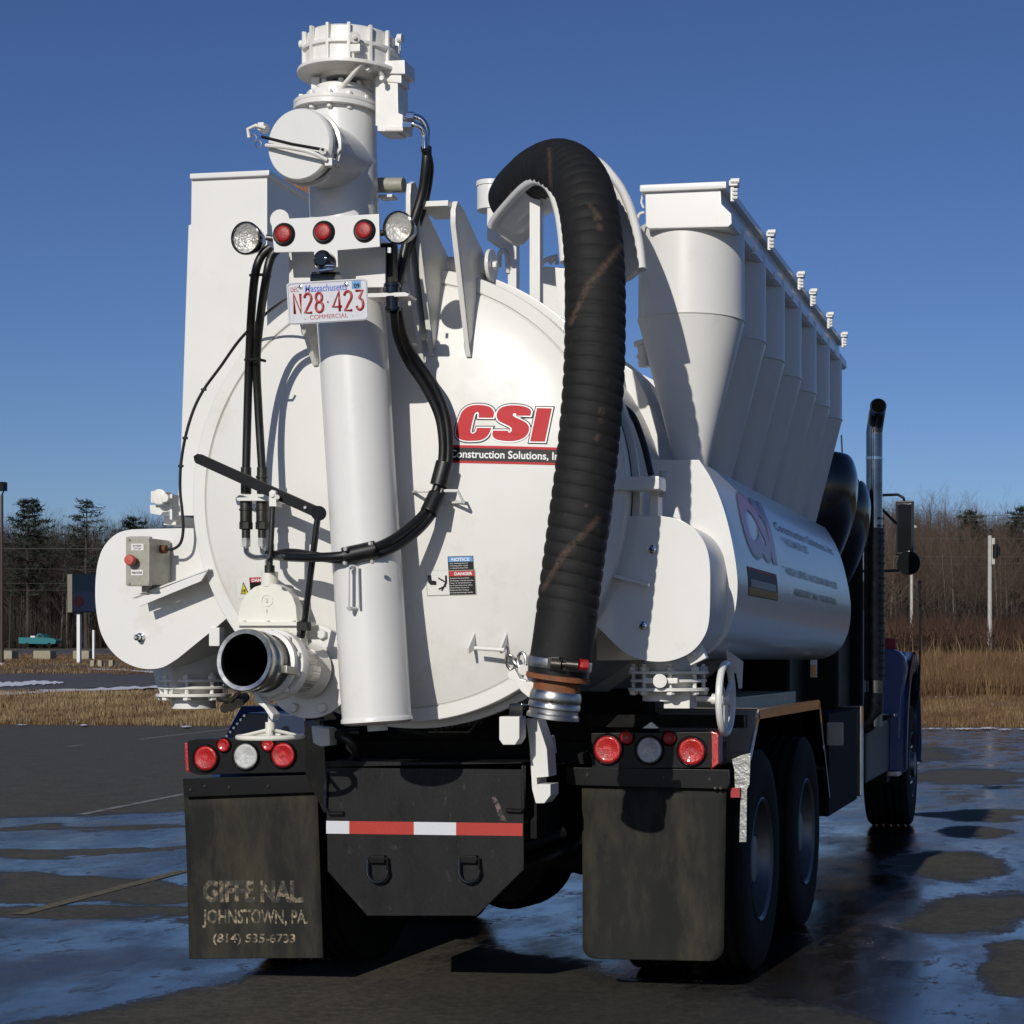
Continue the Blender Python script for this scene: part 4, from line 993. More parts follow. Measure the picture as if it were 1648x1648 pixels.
# registration drawn with embossed strokes
def stroke(g, pts, r=.0052):
    q = [P(*PLT(u, v), YP - .0012) for u, v in pts]; g.tube(q, r, 8)
def arc(cx, cy, rx, ry, a0, a1, n=10): return [(cx + rx * math.cos(rad(a0 + (a1 - a0) * i / n)), cy + ry * math.sin(rad(a0 + (a1 - a0) * i / n))) for i in range(n + 1)]
g = G(); t_, b_ = .285, .74; mid = (t_ + b_) / 2; ch = (b_ - t_) / 2
stroke(g, [(.085, b_), (.085, t_), (.165, b_), (.165, t_)])
def two(x, w): return arc(x + w / 2, t_ + ch * .5, w / 2, ch * .5, 190, 360, 8) + [(x + w * .95, t_ + ch * .75), (x, b_), (x + w, b_)]
def three(x, w): return [(x, t_), (x + w, t_), (x + w * .45, t_ + ch * .8)] + arc(x + w / 2, b_ - ch * .58, w / 2, ch * .58, -60, 160, 10)
stroke(g, two(.215, .085)); stroke(g, arc(.395, t_ + ch * .47, .038, ch * .47, 0, 360, 16)); stroke(g, arc(.395, b_ - ch * .53, .046, ch * .53, 0, 360, 16))
stroke(g, [(.645, b_), (.645, t_), (.565, b_ - ch * .45), (.675, b_ - ch * .45)]); stroke(g, two(.71, .09)); stroke(g, three(.855, .085))
stroke(g, [(.50, mid), (.508, mid)], .0045)
g.build('registration', M['platered'], plate, ang=180)
ptext('plate_state', 'Massachusetts', .225, .085, .75, .255, 'plateblue', bold=.012, shear=.15)
ptext('plate_month', 'DEC', .05, .12, .15, .225, 'platered', bold=.0)
ptext('plate_type', 'COMMERCIAL', .27, .80, .74, .905, 'platered', bold=-.005)
ptext('plate_type', '.', .205, .87, .215, .9, 'platered'); ptext('plate_type', '.', .80, .87, .81, .9, 'platered')
q = [P(*PLT(u, v), YP - .001) for u, v in ((.81, .055), (.92, .055), (.92, .235), (.81, .235))]
G().prism(q, (0, -.0006, 0)).build('plate_sticker', M['stkblue'], plate)
ptext('plate_year', '09', .83, .11, .905, .22, 'ink', bold=.03, gap=.003)
g = G()
for u in (.18, .745): g.lathe(P(*PLT(u, .12), YP), (0, -1, 0), [(.009, 0), (.008, .005), (.001, .007)], 14)
g.build('plate_screw', M['chrome'], plate)
g = G().tube([P(*PLT(u, v), YP - .001) for u, v in rrect(.015, .03, .985, .97, .06, 4)] + [P(*PLT(*rrect(.015, .03, .985, .97, .06, 4)[0]), YP - .001)], .0022, 6)
g.build('plate_rim', M['platewhite'], plate)
# hose clamp bar to the right of the plate
g = G().pl([(588, 472), (652, 470), (658, 474), (656, 477), (590, 479)], YT - RP - .02, .09); g.build('hose_guide', M['white2'], T, bevel=.003)
# dark collar fitting
g = G().cyl(P(631, 455, YT - RP), P(631, 472, YT - RP), .028, n=20).cyl(P(631, 478, YT - RP), P(632, 502, YT - RP), .026, n=20)
g.ring(P(631, 462, YT - RP), (0, 0, 1), .033, .02, .01).ring(P(632, 500, YT - RP), (0, 0, 1), .032, .02, .012); g.build('hose_collar', M['blackgloss'], T, ang=30)
G().bb(P(604, 455, YT - .11), P(640, 395, YT - .06)).build('link_bar', M['black'], T)

# ---- hydraulic hoses
yh = YT - .08
ha = spl([P(436, 398, YB + .06), P(421, 412, YB + .05), P(411, 440, YB + .06), P(405, 500, -.88), P(401, 580, -.80), P(398, 680, -.76), P(396, 760, -.75)], 8)
hb_ = spl([P(452, 396, YB + .06), P(436, 415, YB + .05), P(428, 450, YB + .06), P(419, 510, -.88), P(413, 580, -.80), P(416, 660, -.76), P(422, 760, -.75)], 8)
G().tube(ha, .0165, 16).build('hydraulic_hose', M['rubber'], T); G().tube(hb_, .0165, 16).build('hydraulic_hose', M['rubber'], T)
g = G()
for a, b, y_ in ((411, 440, -.98), (403, 576, -.81)):
    g.tube([P(a - 9, b + 3, y_ - .03), P(a + 12, b - 1 + 3, y_ - .04), P(a + 24, b + 5, y_)], .006, 6)
g.build('cable_tie', M['ink'], T)
hc = [(634, 500), (640, 540), (656, 580), (684, 622), (706, 668), (713, 712), (711, 750), (703, 786), (684, 824), (650, 856), (612, 878), (560, 893), (510, 897), (460, 896), (432, 892)]
yy = [-.93, -.86, -.78, -.73, -.70, -.69, -.69, -.70, -.74, -.82, -.91, -.97, -.96, -.88, -.82]
G().tube(spl([P(a, b, y_) for (a, b), y_ in zip(hc, yy)], 8), .0185, 16).build('hydraulic_hose', M['rubber'], T)
hd = [(640, 498), (650, 540), (668, 576), (697, 618), (716, 664), (722, 712), (720, 752), (712, 790), (692, 832), (658, 866), (618, 888), (562, 900), (520, 897), (470, 890), (436, 895)]
G().tube(spl([P(a, b, y_ + .015) for (a, b), y_ in zip(hd, yy)], 8), .0185, 16).build('hydraulic_hose', M['rubber'], T)
def sleeve(a, b, y0, y1, r): return G().cyl(P(*a, y0), P(*b, y1), r, n=22)
for a, b, y0, y1 in (((716, 744), (706, 782), -.685, -.695), ((704, 796), (690, 826), -.70, -.74), ((606, 884), (552, 896), -.92, -.965)):
    sleeve(a, b, y0, y1, .036).build('hose_sleeve', M['rubber'], T, bevel=.004)
g = G().tube([P(x, y, -.62 - z) for x, y, z in ((665, 792, 0), (672, 790, .06), (737, 790, .08), (746, 808, .06), (728, 809, -.0), (724, 803, .0))], .007, 8); g.build('hose_hook', M['white2'], T)
g = G()
for px_, py_ in ((557, 880), (597, 871), (556, 902), (600, 900)): g.bolt(P(px_, py_ + 4, -1.0), (0, -1, 0), .009, .012)
g.build('sleeve_bolts', M['steel'], T)

# quick couplings on the ends of the two left hoses
for cx_, y1_ in ((396, 760), (422, 760)):
    z = -.75
    g = G().cyl(P(cx_, 752, z), P(cx_, 795, z), .021, n=16).cyl(P(cx_, 806, z), P(cx_, 840, z), .024, n=16).cyl(P(cx_, 840, z), P(cx_, 852, z), .028, n=8).cyl(P(cx_, 852, z), P(cx_, 866, z), .017, n=12)
    g.ring(P(cx_, 770, z), (0, 0, 1), .025, .01, .01).ring(P(cx_, 822, z), (0, 0, 1), .028, .01, .008)
    g.build('hydraulic_coupling', M['darksteel'], T, bevel=.0015, seg=1)
    g = G().cyl(P(cx_, 866, z), P(cx_, 880, z), .019, n=6).tube(spl([P(cx_, 878, z), P(cx_ + 2, 890, z - .02), P(cx_ + 14, 897, z - .08), P(cx_ + 34, 896, z - .15)], 5), .011, 10)
    g.build('hydraulic_elbow', M['alu'], T)
G().pl([(380, 801), (432, 799), (432, 806), (382, 806)], -.79, .18).build('coupling_shelf', M['white2'], T, bevel=.002)

# ---- valve lever linkage
YL = -.87
g = G().pl([(312, 741), (311, 734), (317, 730), (324, 731), (518, 818), (523, 824), (522, 832), (515, 836), (505, 832), (314, 745)], YL, .012); g.build('valve_lever', M['black'], T, bevel=.003)
g = G().pl([(433, 792), (437, 788), (443, 790), (445, 815), (433, 815)], YL - .02, .05).bolt(P(439, 797, YL - .02), (0, -1, 0), .01, .008).cyl(P(446, 800, YL - .03), P(446, 800, YL - .01), .01, n=10); g.build('lever_clevis', M['cast'], T, bevel=.002)
rod = G().cyl(P(439, 814, YL), P(434, 918, YL + .0), .011, n=14).build('valve_rod', M['darksteel'], T)
G().cyl(P(434, 910, YL), P(434, 922, YL), .02, n=12).build('rod_nut', M['darksteel'], rod)
g = G().tube([P(512, 828, YL - .02), P(503, 900, YL - .02), P(490, 1005, YL + .02)], .013, 10).cyl(P(513, 826, YL - .03), P(513, 826, YL + .02), .03, n=18)
g.cyl(P(489, 1000, YL), P(484, 1025, YL + .02), .018, n=10).box(P(489, 1008, YL), (.045, .04, .035)); g.build('lever_link', M['blackgloss'], T, bevel=.002, seg=1)
g = G()
for a, b in ((492, 817), (511, 822)): g.bolt(P(a, b, YL), (0, -1, 0), .008, .008)
g.build('lever_bolts', M['steel'], T)

# ---- knife gate valve and discharge pipe
YV = -.74
bon = [(383, 1002), (384, 985), (388, 970), (397, 955), (409, 945), (424, 940), (444, 940), (459, 947), (470, 959), (476, 975), (478, 1003)]
kv = G().pl(bon, YV, .06).pl([(381, 1001), (492, 1001), (492, 1007), (381, 1007)], YV - .02, .10).pl([(384, 1007), (480, 1007), (487, 1040), (487, 1060)] + [(434 + 53 * math.cos(rad(a)), 1067 - 49 * math.sin(rad(a))) for a in range(10, 171, 10)], YV, .06)
kv.cyl(P(434, 920, YV + .03), P(434, 944, YV + .03), .034, n=24)
kv.ring(P(430, 966, YV), (0, -1, 0), .026, .021, .003)
for a in (392, 430, 472): kv.bolt(P(a, 1001, YV - .005), (0, 0, 1), .009, .008)
kv.build('gate_valve', M['gate'], T, bevel=.004)
text('cast_mark', '1', 429, 981, 430.5, 987, M['greybox'], T, y=YV, gap=.001)
text('cast_mark', '2', 427.5, 963, 432, 970, M['greybox'], T, y=YV, gap=.001)
pe = P(393, 1062, -1.10); pf = P(500, 1080, -.62)
pv2 = (pf - pe).normalized(); RR = 51 * S(393, -1.10)
dp = G().lathe(pe, pv2, [(RR * .80, .45), (RR * .80, .04), (RR * .84, 0), (RR * .97, -.002), (RR, .006), (RR, .022), (RR * .93, .03), (RR * .91, .05), (RR * .97, .058), (RR * 1.0, .075), (RR * .96, .09), (RR * .90, .10), (RR * .90, .17)], 64, (False, False)).build('discharge_coupling', M['alu'], T, ang=40)
G().lathe(pe, pv2, [(RR * .79, .012), (RR * .785, .40), (.001, .40)], 48, (False, False)).build('pipe_bore', M['void'], dp, ang=40)
g = G().lathe(pe, pv2, [(RR * .95, .14), (RR * 1.08, .145), (RR * 1.08, .165), (RR * .95, .17)], 48, (False, False)).lathe(pe, pv2, [(RR * .93, .17), (RR * .93, .235), (RR * .80, .25), (RR * .80, .40), (RR * .95, .45)], 48, (False, False))
g.lathe(pe, pv2, [(RR * 1.14, .195), (RR * 1.16, .205), (RR * 1.16, .235), (RR * .9, .24), (RR * .9, .195), (RR * 1.14, .195)], 48, (False, False))
for k in range(10):
    a = 2 * math.pi * k / 10; _, u_, v_ = frame(pv2)
    c = pe + pv2 * .19 + (u_ * math.cos(a) + v_ * math.sin(a)) * RR * 1.02
    g.bolt(c, -pv2, .013, .016)
g.build('pipe_neck', M['cast'], T, ang=30)
# camlock ears
for sgn, aa in ((1, -.5), (-1, .4)):
    _, u_, v_ = frame(pv2)
    c = pe + pv2 * .115 + v_ * sgn * RR * 1.05 + u_ * aa * .06
    G().box(c, (.03, .09, .03), rot=(pv2.to_track_quat('Y', 'Z').to_matrix())).build('camlock_ear', M['steel'], T, bevel=.003)
fc = pf; RFl = 76 * S(500, -.62)
g = G().lathe(Vector((pf.x, -.64, pf.z)), (0, 1, 0), [(RFl, 0), (RFl, .028), (RFl * .72, .03), (RFl * .72, .20)], 64)
for k in range(8):
    a = 2 * math.pi * (k + .5) / 8
    g.bolt((pf.x + math.cos(a) * RFl * .84, -.64, pf.z + math.sin(a) * RFl * .84), (0, -1, 0), .022, .022)
g.build('discharge_flange', M['white2'], T, bevel=.0025)
# hand wheel under the valve
g = G(); hc_ = P(435, 1186, -.76); w = 50 * S(435, -.76)
g.tube([hc_ + Vector((math.cos(a) * w, math.sin(a) * w * 1, 0)) for a in [2 * math.pi * k / 40 for k in range(41)]], .011, 10, caps=False)
for k in range(4):
    a = k * math.pi / 2 + .5; g.tube([hc_ + Vector((0, 0, .03)), hc_ + Vector((math.cos(a) * w, math.sin(a) * w, 0))], .008, 8)
g.cyl(P(435, 1162, -.76), P(435, 1190, -.76), .02, n=14).cyl(P(435, 1135, -.76), P(435, 1162, -.76), .009, n=10); g.build('valve_handwheel', M['gate'], T)
G().pl([(415, 1120), (428, 1135), (440, 1150), (438, 1160), (425, 1140), (405, 1124)], -1.0, .06).build('wheel_stay', M['cast'], T, bevel=.002)
def YX(px, x):
    """world Y at which lateral plane x is seen at photograph column px"""
    t = (px - CXP) / FPX; return CAM.y + (x - CAM.x) / ((t * cth - sth) / (cth + t * sth))
def PX(px, py, x):
    y = YX(px, x); return P(px, py, y)

# ---- side hopper row: seven funnels under one long lidded box
hx = P(1113, 500, .19).x; RH = .237; HS = .548
zb0 = P(1196, 517, .19).z; zt0 = P(1110, 366, .0).z; zc0 = P(1110, 742, .19).z
proto = None
hop = []
for k in range(7):
    y = .19 + HS * k
    if k == 0:
        g = G().lathe((hx, 0, 0), (0, 0, 1), [(RH, zb0), (RH, zt0 + .03)], 56, (False, True))
        a = g.build('hopper', M['white'], T)
        g = G().lathe((hx, 0, 0), (0, 0, 1), [(.07, zc0 - .03), (RH - .001, zb0 - .004), (RH + .004, zb0), (RH + .004, zb0 + .006)], 56, (True, False))
        b = g.build('hopper_cone', M['white'], a)
        a.location.y += y; proto = (a, b)
    else:
        a = proto[0].copy(); scene.collection.objects.link(a); a.parent = T; a.location.y += HS * k
        b = proto[1].copy(); scene.collection.objects.link(b); b.parent = a
yb0, yb1 = -.065, .19 + 6 * HS + .27
box = G().prism([P(a, b, yb0) for a, b in [(1038, 309), (1160, 304), (1161, 328), (1177, 344), (1178, 360), (1172, 365), (1044, 368), (1039, 364)]], (0, yb1 - yb0, 0)).build('hopper_box', M['white2'], T, bevel=.006)
a = P(1029, 297, yb0 - .02); b = P(1169, 293, yb0 - .02); hgt = .032
lid = G().bb((a.x, a.y, a.z - hgt), (b.x, yb1 + .03, a.z)).build('hopper_lid', M['white2'], T, bevel=.008)
zl = a.z
# slope the rail that follows the right upper edge
zr = P(1178, 352, yb0).z; xr = P(1178, 352, yb0).x
for k in range(6):
    G().bb((xr - .02, .19 + HS * (k + .5) - .012, zt0 - .02), (xr + .004, .19 + HS * (k + .5) + .012, zr)).build('rail_stay', M['white'], T, bevel=.002)
for pxl in (1181, 1240, 1288, 1308, 1335, 1358):
    y = YX(pxl, b.x + .03)
    g = G().box((b.x + .032, y, zl - .012), (.038, .045, .024)).box((b.x + .025, y, zl - .052), (.016, .022, .072))
    g.cyl((b.x + .02, y - .02, zl - .004), (b.x + .06, y - .02, zl - .004), .012, n=10)
    for q in range(3): g.cyl((b.x + .025, y - .012, zl - .04 - q * .017), (b.x + .05, y - .012, zl - .04 - q * .017), .007, n=8)
    g.build('lid_latch', M['cast'], T, bevel=.002, seg=1)
g = G().tube([P(1034, 315, yb0 + .03), P(1032, 326, yb0), P(1036, 335, yb0)], .005, 8).tube(spl([P(1037, 342, yb0), P(1029, 345, yb0), P(1026, 356, yb0), P(1028, 370, yb0)], 4), .007, 8)
g.build('lid_latch', M['cast'], T)

# ---- long side chamber below the hoppers
prof = [(960, 740), (1125, 740), (1141, 764), (1155, 792), (1167, 826), (1177, 866), (1184, 905), (1187, 938), (1185, 972), (1178, 1002), (1164, 1030), (1140, 1052), (1110, 1062), (960, 1063)]
def smooth_prof(pts, i0, i1, k=4):
    v = spl([Vector((a, b, 0)) for a, b in pts[i0:i1 + 1]], k); return pts[:i0] + [(q.x, q.y) for q in v] + pts[i1 + 1:]
prof = smooth_prof(prof, 1, 12)
ys0 = -.06
g = G().prism([P(a, b, ys0) for a, b in prof], (0, .014, 0)); g.build('chamber_end_plate', M['white2'], T, bevel=.002)
pc = P(1040, 900, ys0)
pts = [pc + (P(a, b, ys0) - pc) * .985 for a, b in prof]
chamber = G().prism([p + Vector((0, .014, 0)) for p in pts], (0, 3.86, 0)).build('side_chamber', M['white2'], T, ang=30)
# film graphics following the chamber's side
def side_pt(px, py, lift=.003):
    """where the camera's ray to that pixel meets the chamber's flank: march along Y"""
    best = None
    # chamber flank as x(z)
    d = P(px, py, 1.0) - CAM; d = d / d.y
    prev = None
    for i in range(400):
        y = -.04 + i * .0098; p = CAM + d * (y - CAM.y)
        fx = flank(p.z)
        if fx is not None and p.x < fx: return Vector((fx + lift, y, p.z))
    return Vector((flank(1.9) + lift, 3.8, P(px, py, 3.8).z))
fl_pts = sorted([(p.z, p.x) for p in pts if p.x > pc.x + .15])
def flank(z):
    if z <= fl_pts[0][0] or z >= fl_pts[-1][0]: return None
    for i in range(len(fl_pts) - 1):
        if fl_pts[i][0] <= z <= fl_pts[i + 1][0]:
            t = (z - fl_pts[i][0]) / max(1e-6, fl_pts[i + 1][0] - fl_pts[i][0]); return fl_pts[i][1] * (1 - t) + fl_pts[i + 1][1] * t
def side_film(name, y0, z0, y1, z1, mt, parent, lift=.002, n=10):
    g = G(); vs = [(flank(z0 + (z1 - z0) * j / n) + lift, y0 + (y1 - y0) * i / n, z0 + (z1 - z0) * j / n) for j in range(n + 1) for i in range(n + 1)]
    fs = [(j * (n + 1) + i, j * (n + 1) + i + 1, (j + 1) * (n + 1) + i + 1, (j + 1) * (n + 1) + i) for j in range(n) for i in range(n)]
    return g.add(vs, fs).build(name, mt, parent, smooth='raw')
def side_text(name, body, y0, z0, y1, z1, mt, parent, lift=.004, bold=0, shear=0, ref=None):
    me = text_mesh(body, bold, shear); X = [v.co.x for v in me.vertices]; Z = [v.co.y for v in me.vertices]
    a0, a1, b0, b1 = ref or (min(X), max(X), min(Z), max(Z))
    bm = bmesh.new(); bm.from_mesh(me)
    for k in range(1, 10):
        zc = b0 + (b1 - b0) * k / 10
        bmesh.ops.bisect_plane(bm, geom=bm.verts[:] + bm.edges[:] + bm.faces[:], plane_co=(0, zc, 0), plane_no=(0, 1, 0))
    for v in bm.verts:
        z = z0 + (v.co.y - b0) / (b1 - b0) * (z1 - z0); y = y0 + (v.co.x - a0) / (a1 - a0) * (y1 - y0)
        v.co = (flank(z) + lift, y, z)
    bm.to_mesh(me); bm.free(); me.name = name; return link(name, me, mt, parent)
pA = side_pt(1205, 790); pB = side_pt(1240, 890)
def st(name, body, a, b_, mt, **k):
    A, B = side_pt(*a), side_pt(*b_); side_text(name, body, A.y, B.z, B.y, A.z, M[mt], chamber, **k)
A, B = side_pt(1190, 830), side_pt(1240, 850); zt_l, zb_l = side_pt(1200, 800).z, side_pt(1205, 893).z
side_text('side_logo', 'CSI', A.y - .02, zb_l - .012, B.y + .02, zt_l + .012, M['sidetext'], chamber, .002, bold=.075, shear=.22)
side_text('side_logo', 'CSI', A.y, zb_l, B.y, zt_l, M['purple'], chamber, .0035, bold=.055, shear=.22)
c0, c1 = side_pt(1201, 911), side_pt(1249, 930); zb_e = side_pt(1199, 957).z
em = side_film('side_emblem', c0.y, zb_e, c1.y, c0.z, M['emblemblack'], chamber); hh_ = c0.z - zb_e; ww_ = c1.y - c0.y
side_film('emblem_band', c0.y + .01, zb_e + .004, c1.y - .01, zb_e + hh_ * .30, M['orange'], em, .003)
side_film('emblem_window', c0.y + ww_ * .07, zb_e + hh_ * .32, c1.y - ww_ * .07, zb_e + hh_ * .58, M['emblemwhite'], em, .003)
side_film('emblem_stripe', c0.y + .01, c0.z - .014, c1.y - .01, c0.z - .004, M['logored'], em, .003)
zz = side_pt(1250, 840).z
def line(body, px0, px1, py0, py1, **k):
    """lettering line between two columns; heights read at the first column"""
    A, B, Cc = side_pt(px0, py0), side_pt(px0, py1), side_pt(px1, (py0 + py1) / 2 + 20)
    side_text('side_lettering', body, A.y, B.z, max(Cc.y, A.y + .3), A.z, M['sidetext'], chamber, **k)
line('Construction Solutions, Inc.', 1243, 1330, 838, 852, bold=.02)
line('* VACUUM SERVICES', 1256, 1300, 862, 874, bold=.01)
line('* HIGH LEVEL VACUUM SERVICES', 1258, 1345, 909, 922, bold=.03)
line('AMESBURY, MA  978-388-7600', 1277, 1345, 946, 960, bold=.045)

# ---- rounded duct pods that end in flat D-shaped plates
def pod(name, outline, y, cen, body_d, sc=.965):
    g = G().prism([P(a, b, y) for a, b in outline], (0, .012, 0)); pl_ = g.build(name, M['white2'], T, bevel=.002)
    c = P(*cen, y); g = G().prism([c + (P(a, b, y) - c) * sc + Vector((0, .012, 0)) for a, b in outline], (0, body_d, 0)); g.build('pod_shell', M['white'], pl_, ang=30)
    return pl_
ro = [(930, 832)] + [(q.x, q.y) for q in spl([Vector((a, b, 0)) for a, b in [(1062, 830), (1092, 836), (1118, 852), (1135, 876), (1142, 905), (1143, 950), (1141, 1000), (1132, 1027), (1113, 1049), (1085, 1062), (1056, 1065), (1026, 1060), (1000, 1046), (965, 1012)]], 4)] + [(930, 985)]
podr = pod('duct_end_plate', ro, -.44, (1050, 945), .4)
for a, b in ((1050, 884), (1035, 1007)):
    g = G().lathe(P(a, b, -.44), (0, -1, 0), [(.018, 0), (.018, .01), (.011, .012), (.011, .03), (.006, .034)], 12); g.build('stud', M['chrome'], podr)
G().bb(P(930, 912, -.44) + Vector((0, -.03, -.006)), P(1047, 945, -.44) + Vector((0, 0, .0))) 
sb = P(1046, 944, -.46); sa = P(935, 915, -.46)
G().prism([sa, sb, sb + Vector((0, 0, .012)), sa + Vector((0, 0, .012))], (0, -.03, 0)).build('stiffener', M['white'], podr)
g = G().pl([(1083, 832), (1087, 818), (1090, 815), (1096, 838)], -.40, .02); g.build('lifting_eye', M['white2'], podr, bevel=.002)
g = G().box(P(1120, 1052, -.34), (.075, .05, .075), rot=Matrix.Rotation(rad(-25), 3, 'Y')).cyl(P(1119, 1052, -.36), P(1119, 1052, -.37) + Vector((0, -.01, 0)), .012, n=12)
g.build('hinge_block', M['cast'], T, bevel=.004)
p = PX(1152, 935, 1.315); 
g = G()
for i in range(2):
    pass
lo = [(400, 850), (290, 850)] + [(q.x, q.y) for q in spl([Vector((a, b, 0)) for a, b in [(240, 851), (205, 853), (183, 862), (165, 883), (156, 912), (153, 950), (155, 985), (162, 1018), (176, 1044), (196, 1063), (220, 1074), (243, 1077), (264, 1073), (286, 1060)]], 4)] + [(345, 1012), (400, 965)]
podl = pod('duct_end_plate', lo, -.44, (260, 960), .4, .97)
g = G().lathe(P(227, 1026, -.44), (0, -1, 0), [(.02, 0), (.02, .01), (.013, .012), (.013, .04), (.007, .046)], 12); g.build('stud', M['chrome'], podl)
# side drip tray (angle iron) under the control box
q0, q1 = P(213, 963, -.56), P(334, 918, -.56)
g = G().prism([q0, q1, q1 + Vector((0, .115, .0)), q0 + Vector((0, .115, 0))], (0, 0, .008)); g.prism([q0 + Vector((.02, .0, 0)), q1, q1 + Vector((-.03, 0, -.045)), q0 + Vector((.03, 0, -.035))], (0, .008, 0))
g.build('angle_bracket', M['white2'], T, bevel=.002)
# control box
g = G().bb(P(207, 867, -.60), P(241, 942, -.47)); cb_ = None
k0, k1 = P(207, 866, -.62), P(242, 941, -.62)
cbx = G().bb((k0.x, -.605, k1.z), (k1.x + .075 * 0 + .0, -.45, k0.z)).build('control_box', M['greybox'], T, bevel=.008)
G().bb((k0.x - .006, -.635, k1.z - .006), (k1.x + .004, -.605, k0.z + .006)).build('box_lid', M['greybox'], cbx, bevel=.008)
g = G().lathe(P(216, 902, -.635), (0, -1, 0), [(.012, 0), (.012, .02), (.022, .022), (.024, .035), (.02, .045), (.001, .047)], 24, (True, False)); g.build('stop_button', M['button'], cbx)
G().pl([(211, 875), (231, 875), (231, 886), (211, 886)], -.637, .002).build('box_label', M['label'], cbx); G().pl([(211, 917), (230, 917), (230, 926), (211, 926)], -.637, .002).build('box_label', M['label'], cbx)
text('box_text', 'EMER', 214, 877, 228, 880, M['ink'], T, y=-.6372, gap=.001); text('box_text', 'STOP', 215, 881.5, 227, 884.5, M['ink'], T, y=-.6372, gap=.001); text('box_text', 'PUSH TO STOP', 213, 920, 228.5, 923.5, M['ink'], T, y=-.6372, gap=.001, bold=.02)
g = G()
for a, b in ((208.5, 869), (240, 869), (208.5, 939), (240, 939)): g.bolt(P(a, b, -.636), (0, -1, 0), .005, .004)
g.build('box_screws', M['steel'], cbx)
G().cyl(P(258, 884, -.53), P(268, 884, -.53), .018, n=16).build('cable_gland', M['rust'], T)
cp = [(268, 884, -.53), (280, 883, -.53), (291, 873, -.53), (295, 850, -.53), (293, 820, -.53), (290, 790, -.53), (291, 750, -.53), (298, 705, -.53), (311, 661, -.53), (328, 627, -.53), (355, 590, -.54), (385, 548, -.56), (420, 512, -.64), (452, 487, -.78), (470, 478, -.95)]
G().tube(spl([P(*c) for c in cp], 6), .0062, 10).build('lamp_cable', M['rubber'], T)
g = G()
for a, b in ((328, 627), (291, 750), (298, 705)): g.box(P(a, b, -.535), (.02, .012, .01))
g.build('cable_clips', M['ink'], T)
G().bb(P(228, 941, -.58), P(252, 955, -.5)).build('box_foot', M['greybox'], T)
# small switch housing left of the tank
g = G().bb(P(242, 790, -.42), P(277, 812, -.34)).build('switch_housing', M['cast'], T, bevel=.006)
G().lathe(P(258, 800, -.42), (0, -1, 0), [(.034, 0), (.034, .012), (.028, .016)], 24).lathe(P(266, 802, -.435), (.3, -1, 0), [(.02, 0), (.018, .025)], 16).build('switch_knob', M['cast'], g, bevel=.001)
G().pl([(241, 813), (280, 812), (281, 822), (262, 824), (258, 829), (242, 826)], -.38, .05).bb(P(275, 812, -.36), P(286, 834, -.30)).build('switch_bracket', M['white'], T, bevel=.003)
G().bb(P(277, 795, -.40), P(284, 838, -.34)).build('switch_bracket', M['cast'], T, bevel=.003)
G().bb(P(283, 830, -.30), P(300, 850, -.1)).build('pod_stay', M['white'], T)

# ---- tall left cabinet
cab_l = G().prism([P(a, b, .02) for a, b in [(308, 286), (430, 283), (430, 640), (380, 830), (284, 830), (291, 720), (303, 362), (307, 361)]], (0, 2.4, 0)).build('filter_cabinet', M['white'], T, bevel=.005)
a = P(305, 279, .0); b = P(433, 276, .0)
G().bb((a.x, 0, a.z - .025), (b.x, 2.45, a.z + .0)).build('cabinet_lid', M['white2'], T, bevel=.006)
g = G().tube(spl([P(464, 298, .5), P(466, 320, .5), P(476, 327, .5), P(481, 340, .5), P(480, 350, .5)], 4), .016, 10).tube([P(462, 305, .5), P(462, 322, .5), P(468, 324, .5)], .008, 8).build('lid_latch', M['cast'], T)
g = G().pl([(455, 288), (500, 288), (500, 330), (455, 300)], .9, .3).build('warning_flag', M['rust'], T); g.name = 'beacon_bracket'
g = G().lathe(P(462, 360, -.6), (0, -1, 0), [(.01, 0), (.04, .01), (.042, .07)], 24, (True, True)).build('lid_clamp', M['white'], T)

# ---- suction hose with spiral ribs
hp_ = [(827, 322, 0.120), (838, 306, 0.000), (868, 281, -0.200), (901, 270, -0.420), (928, 286, -0.600), (944, 322, -0.740), (953, 375, -0.830), (957.5, 440, -0.890), (958, 520, -0.920), (955, 620, -0.950), (944.5, 740, -0.970), (932, 838, -0.990), (919, 935, -1.000), (908, 1020, -1.020), (902, 1062, -1.030)]
hpts = spl([P(*q) for q in hp_], 40)
seglen = [0]
for i in range(1, len(hpts)): seglen.append(seglen[-1] + (hpts[i] - hpts[i - 1]).length)
N_ = int(seglen[-1] / .0052); hp2 = []; j = 0
for i in range(N_ + 1):
    s = seglen[-1] * i / N_
    while j < len(seglen) - 2 and seglen[j + 1] < s: j += 1
    t = (s - seglen[j]) / (seglen[j + 1] - seglen[j]); hp2.append(hpts[j].lerp(hpts[j + 1], t))
RS = 49.5 * S(944, -.97); PT = .0545; LT = seglen[-1]
def hr(L, a):
    ph = (L / PT + a / (2 * math.pi)) % 1.0
    w = math.sin(math.pi * ph) ** .36
    w = w if L > .30 and L < LT - .17 else .75
    return RS * (.93 + .076 * w)
g = G().tube(hp2, RS, 64, rf=hr)
hose = g.build('suction_hose', M['suction'], T, smooth=True, ang=80)
at = hose.data.attributes.new('wear', 'FLOAT', 'POINT')
vals = np.zeros(len(hose.data.vertices))
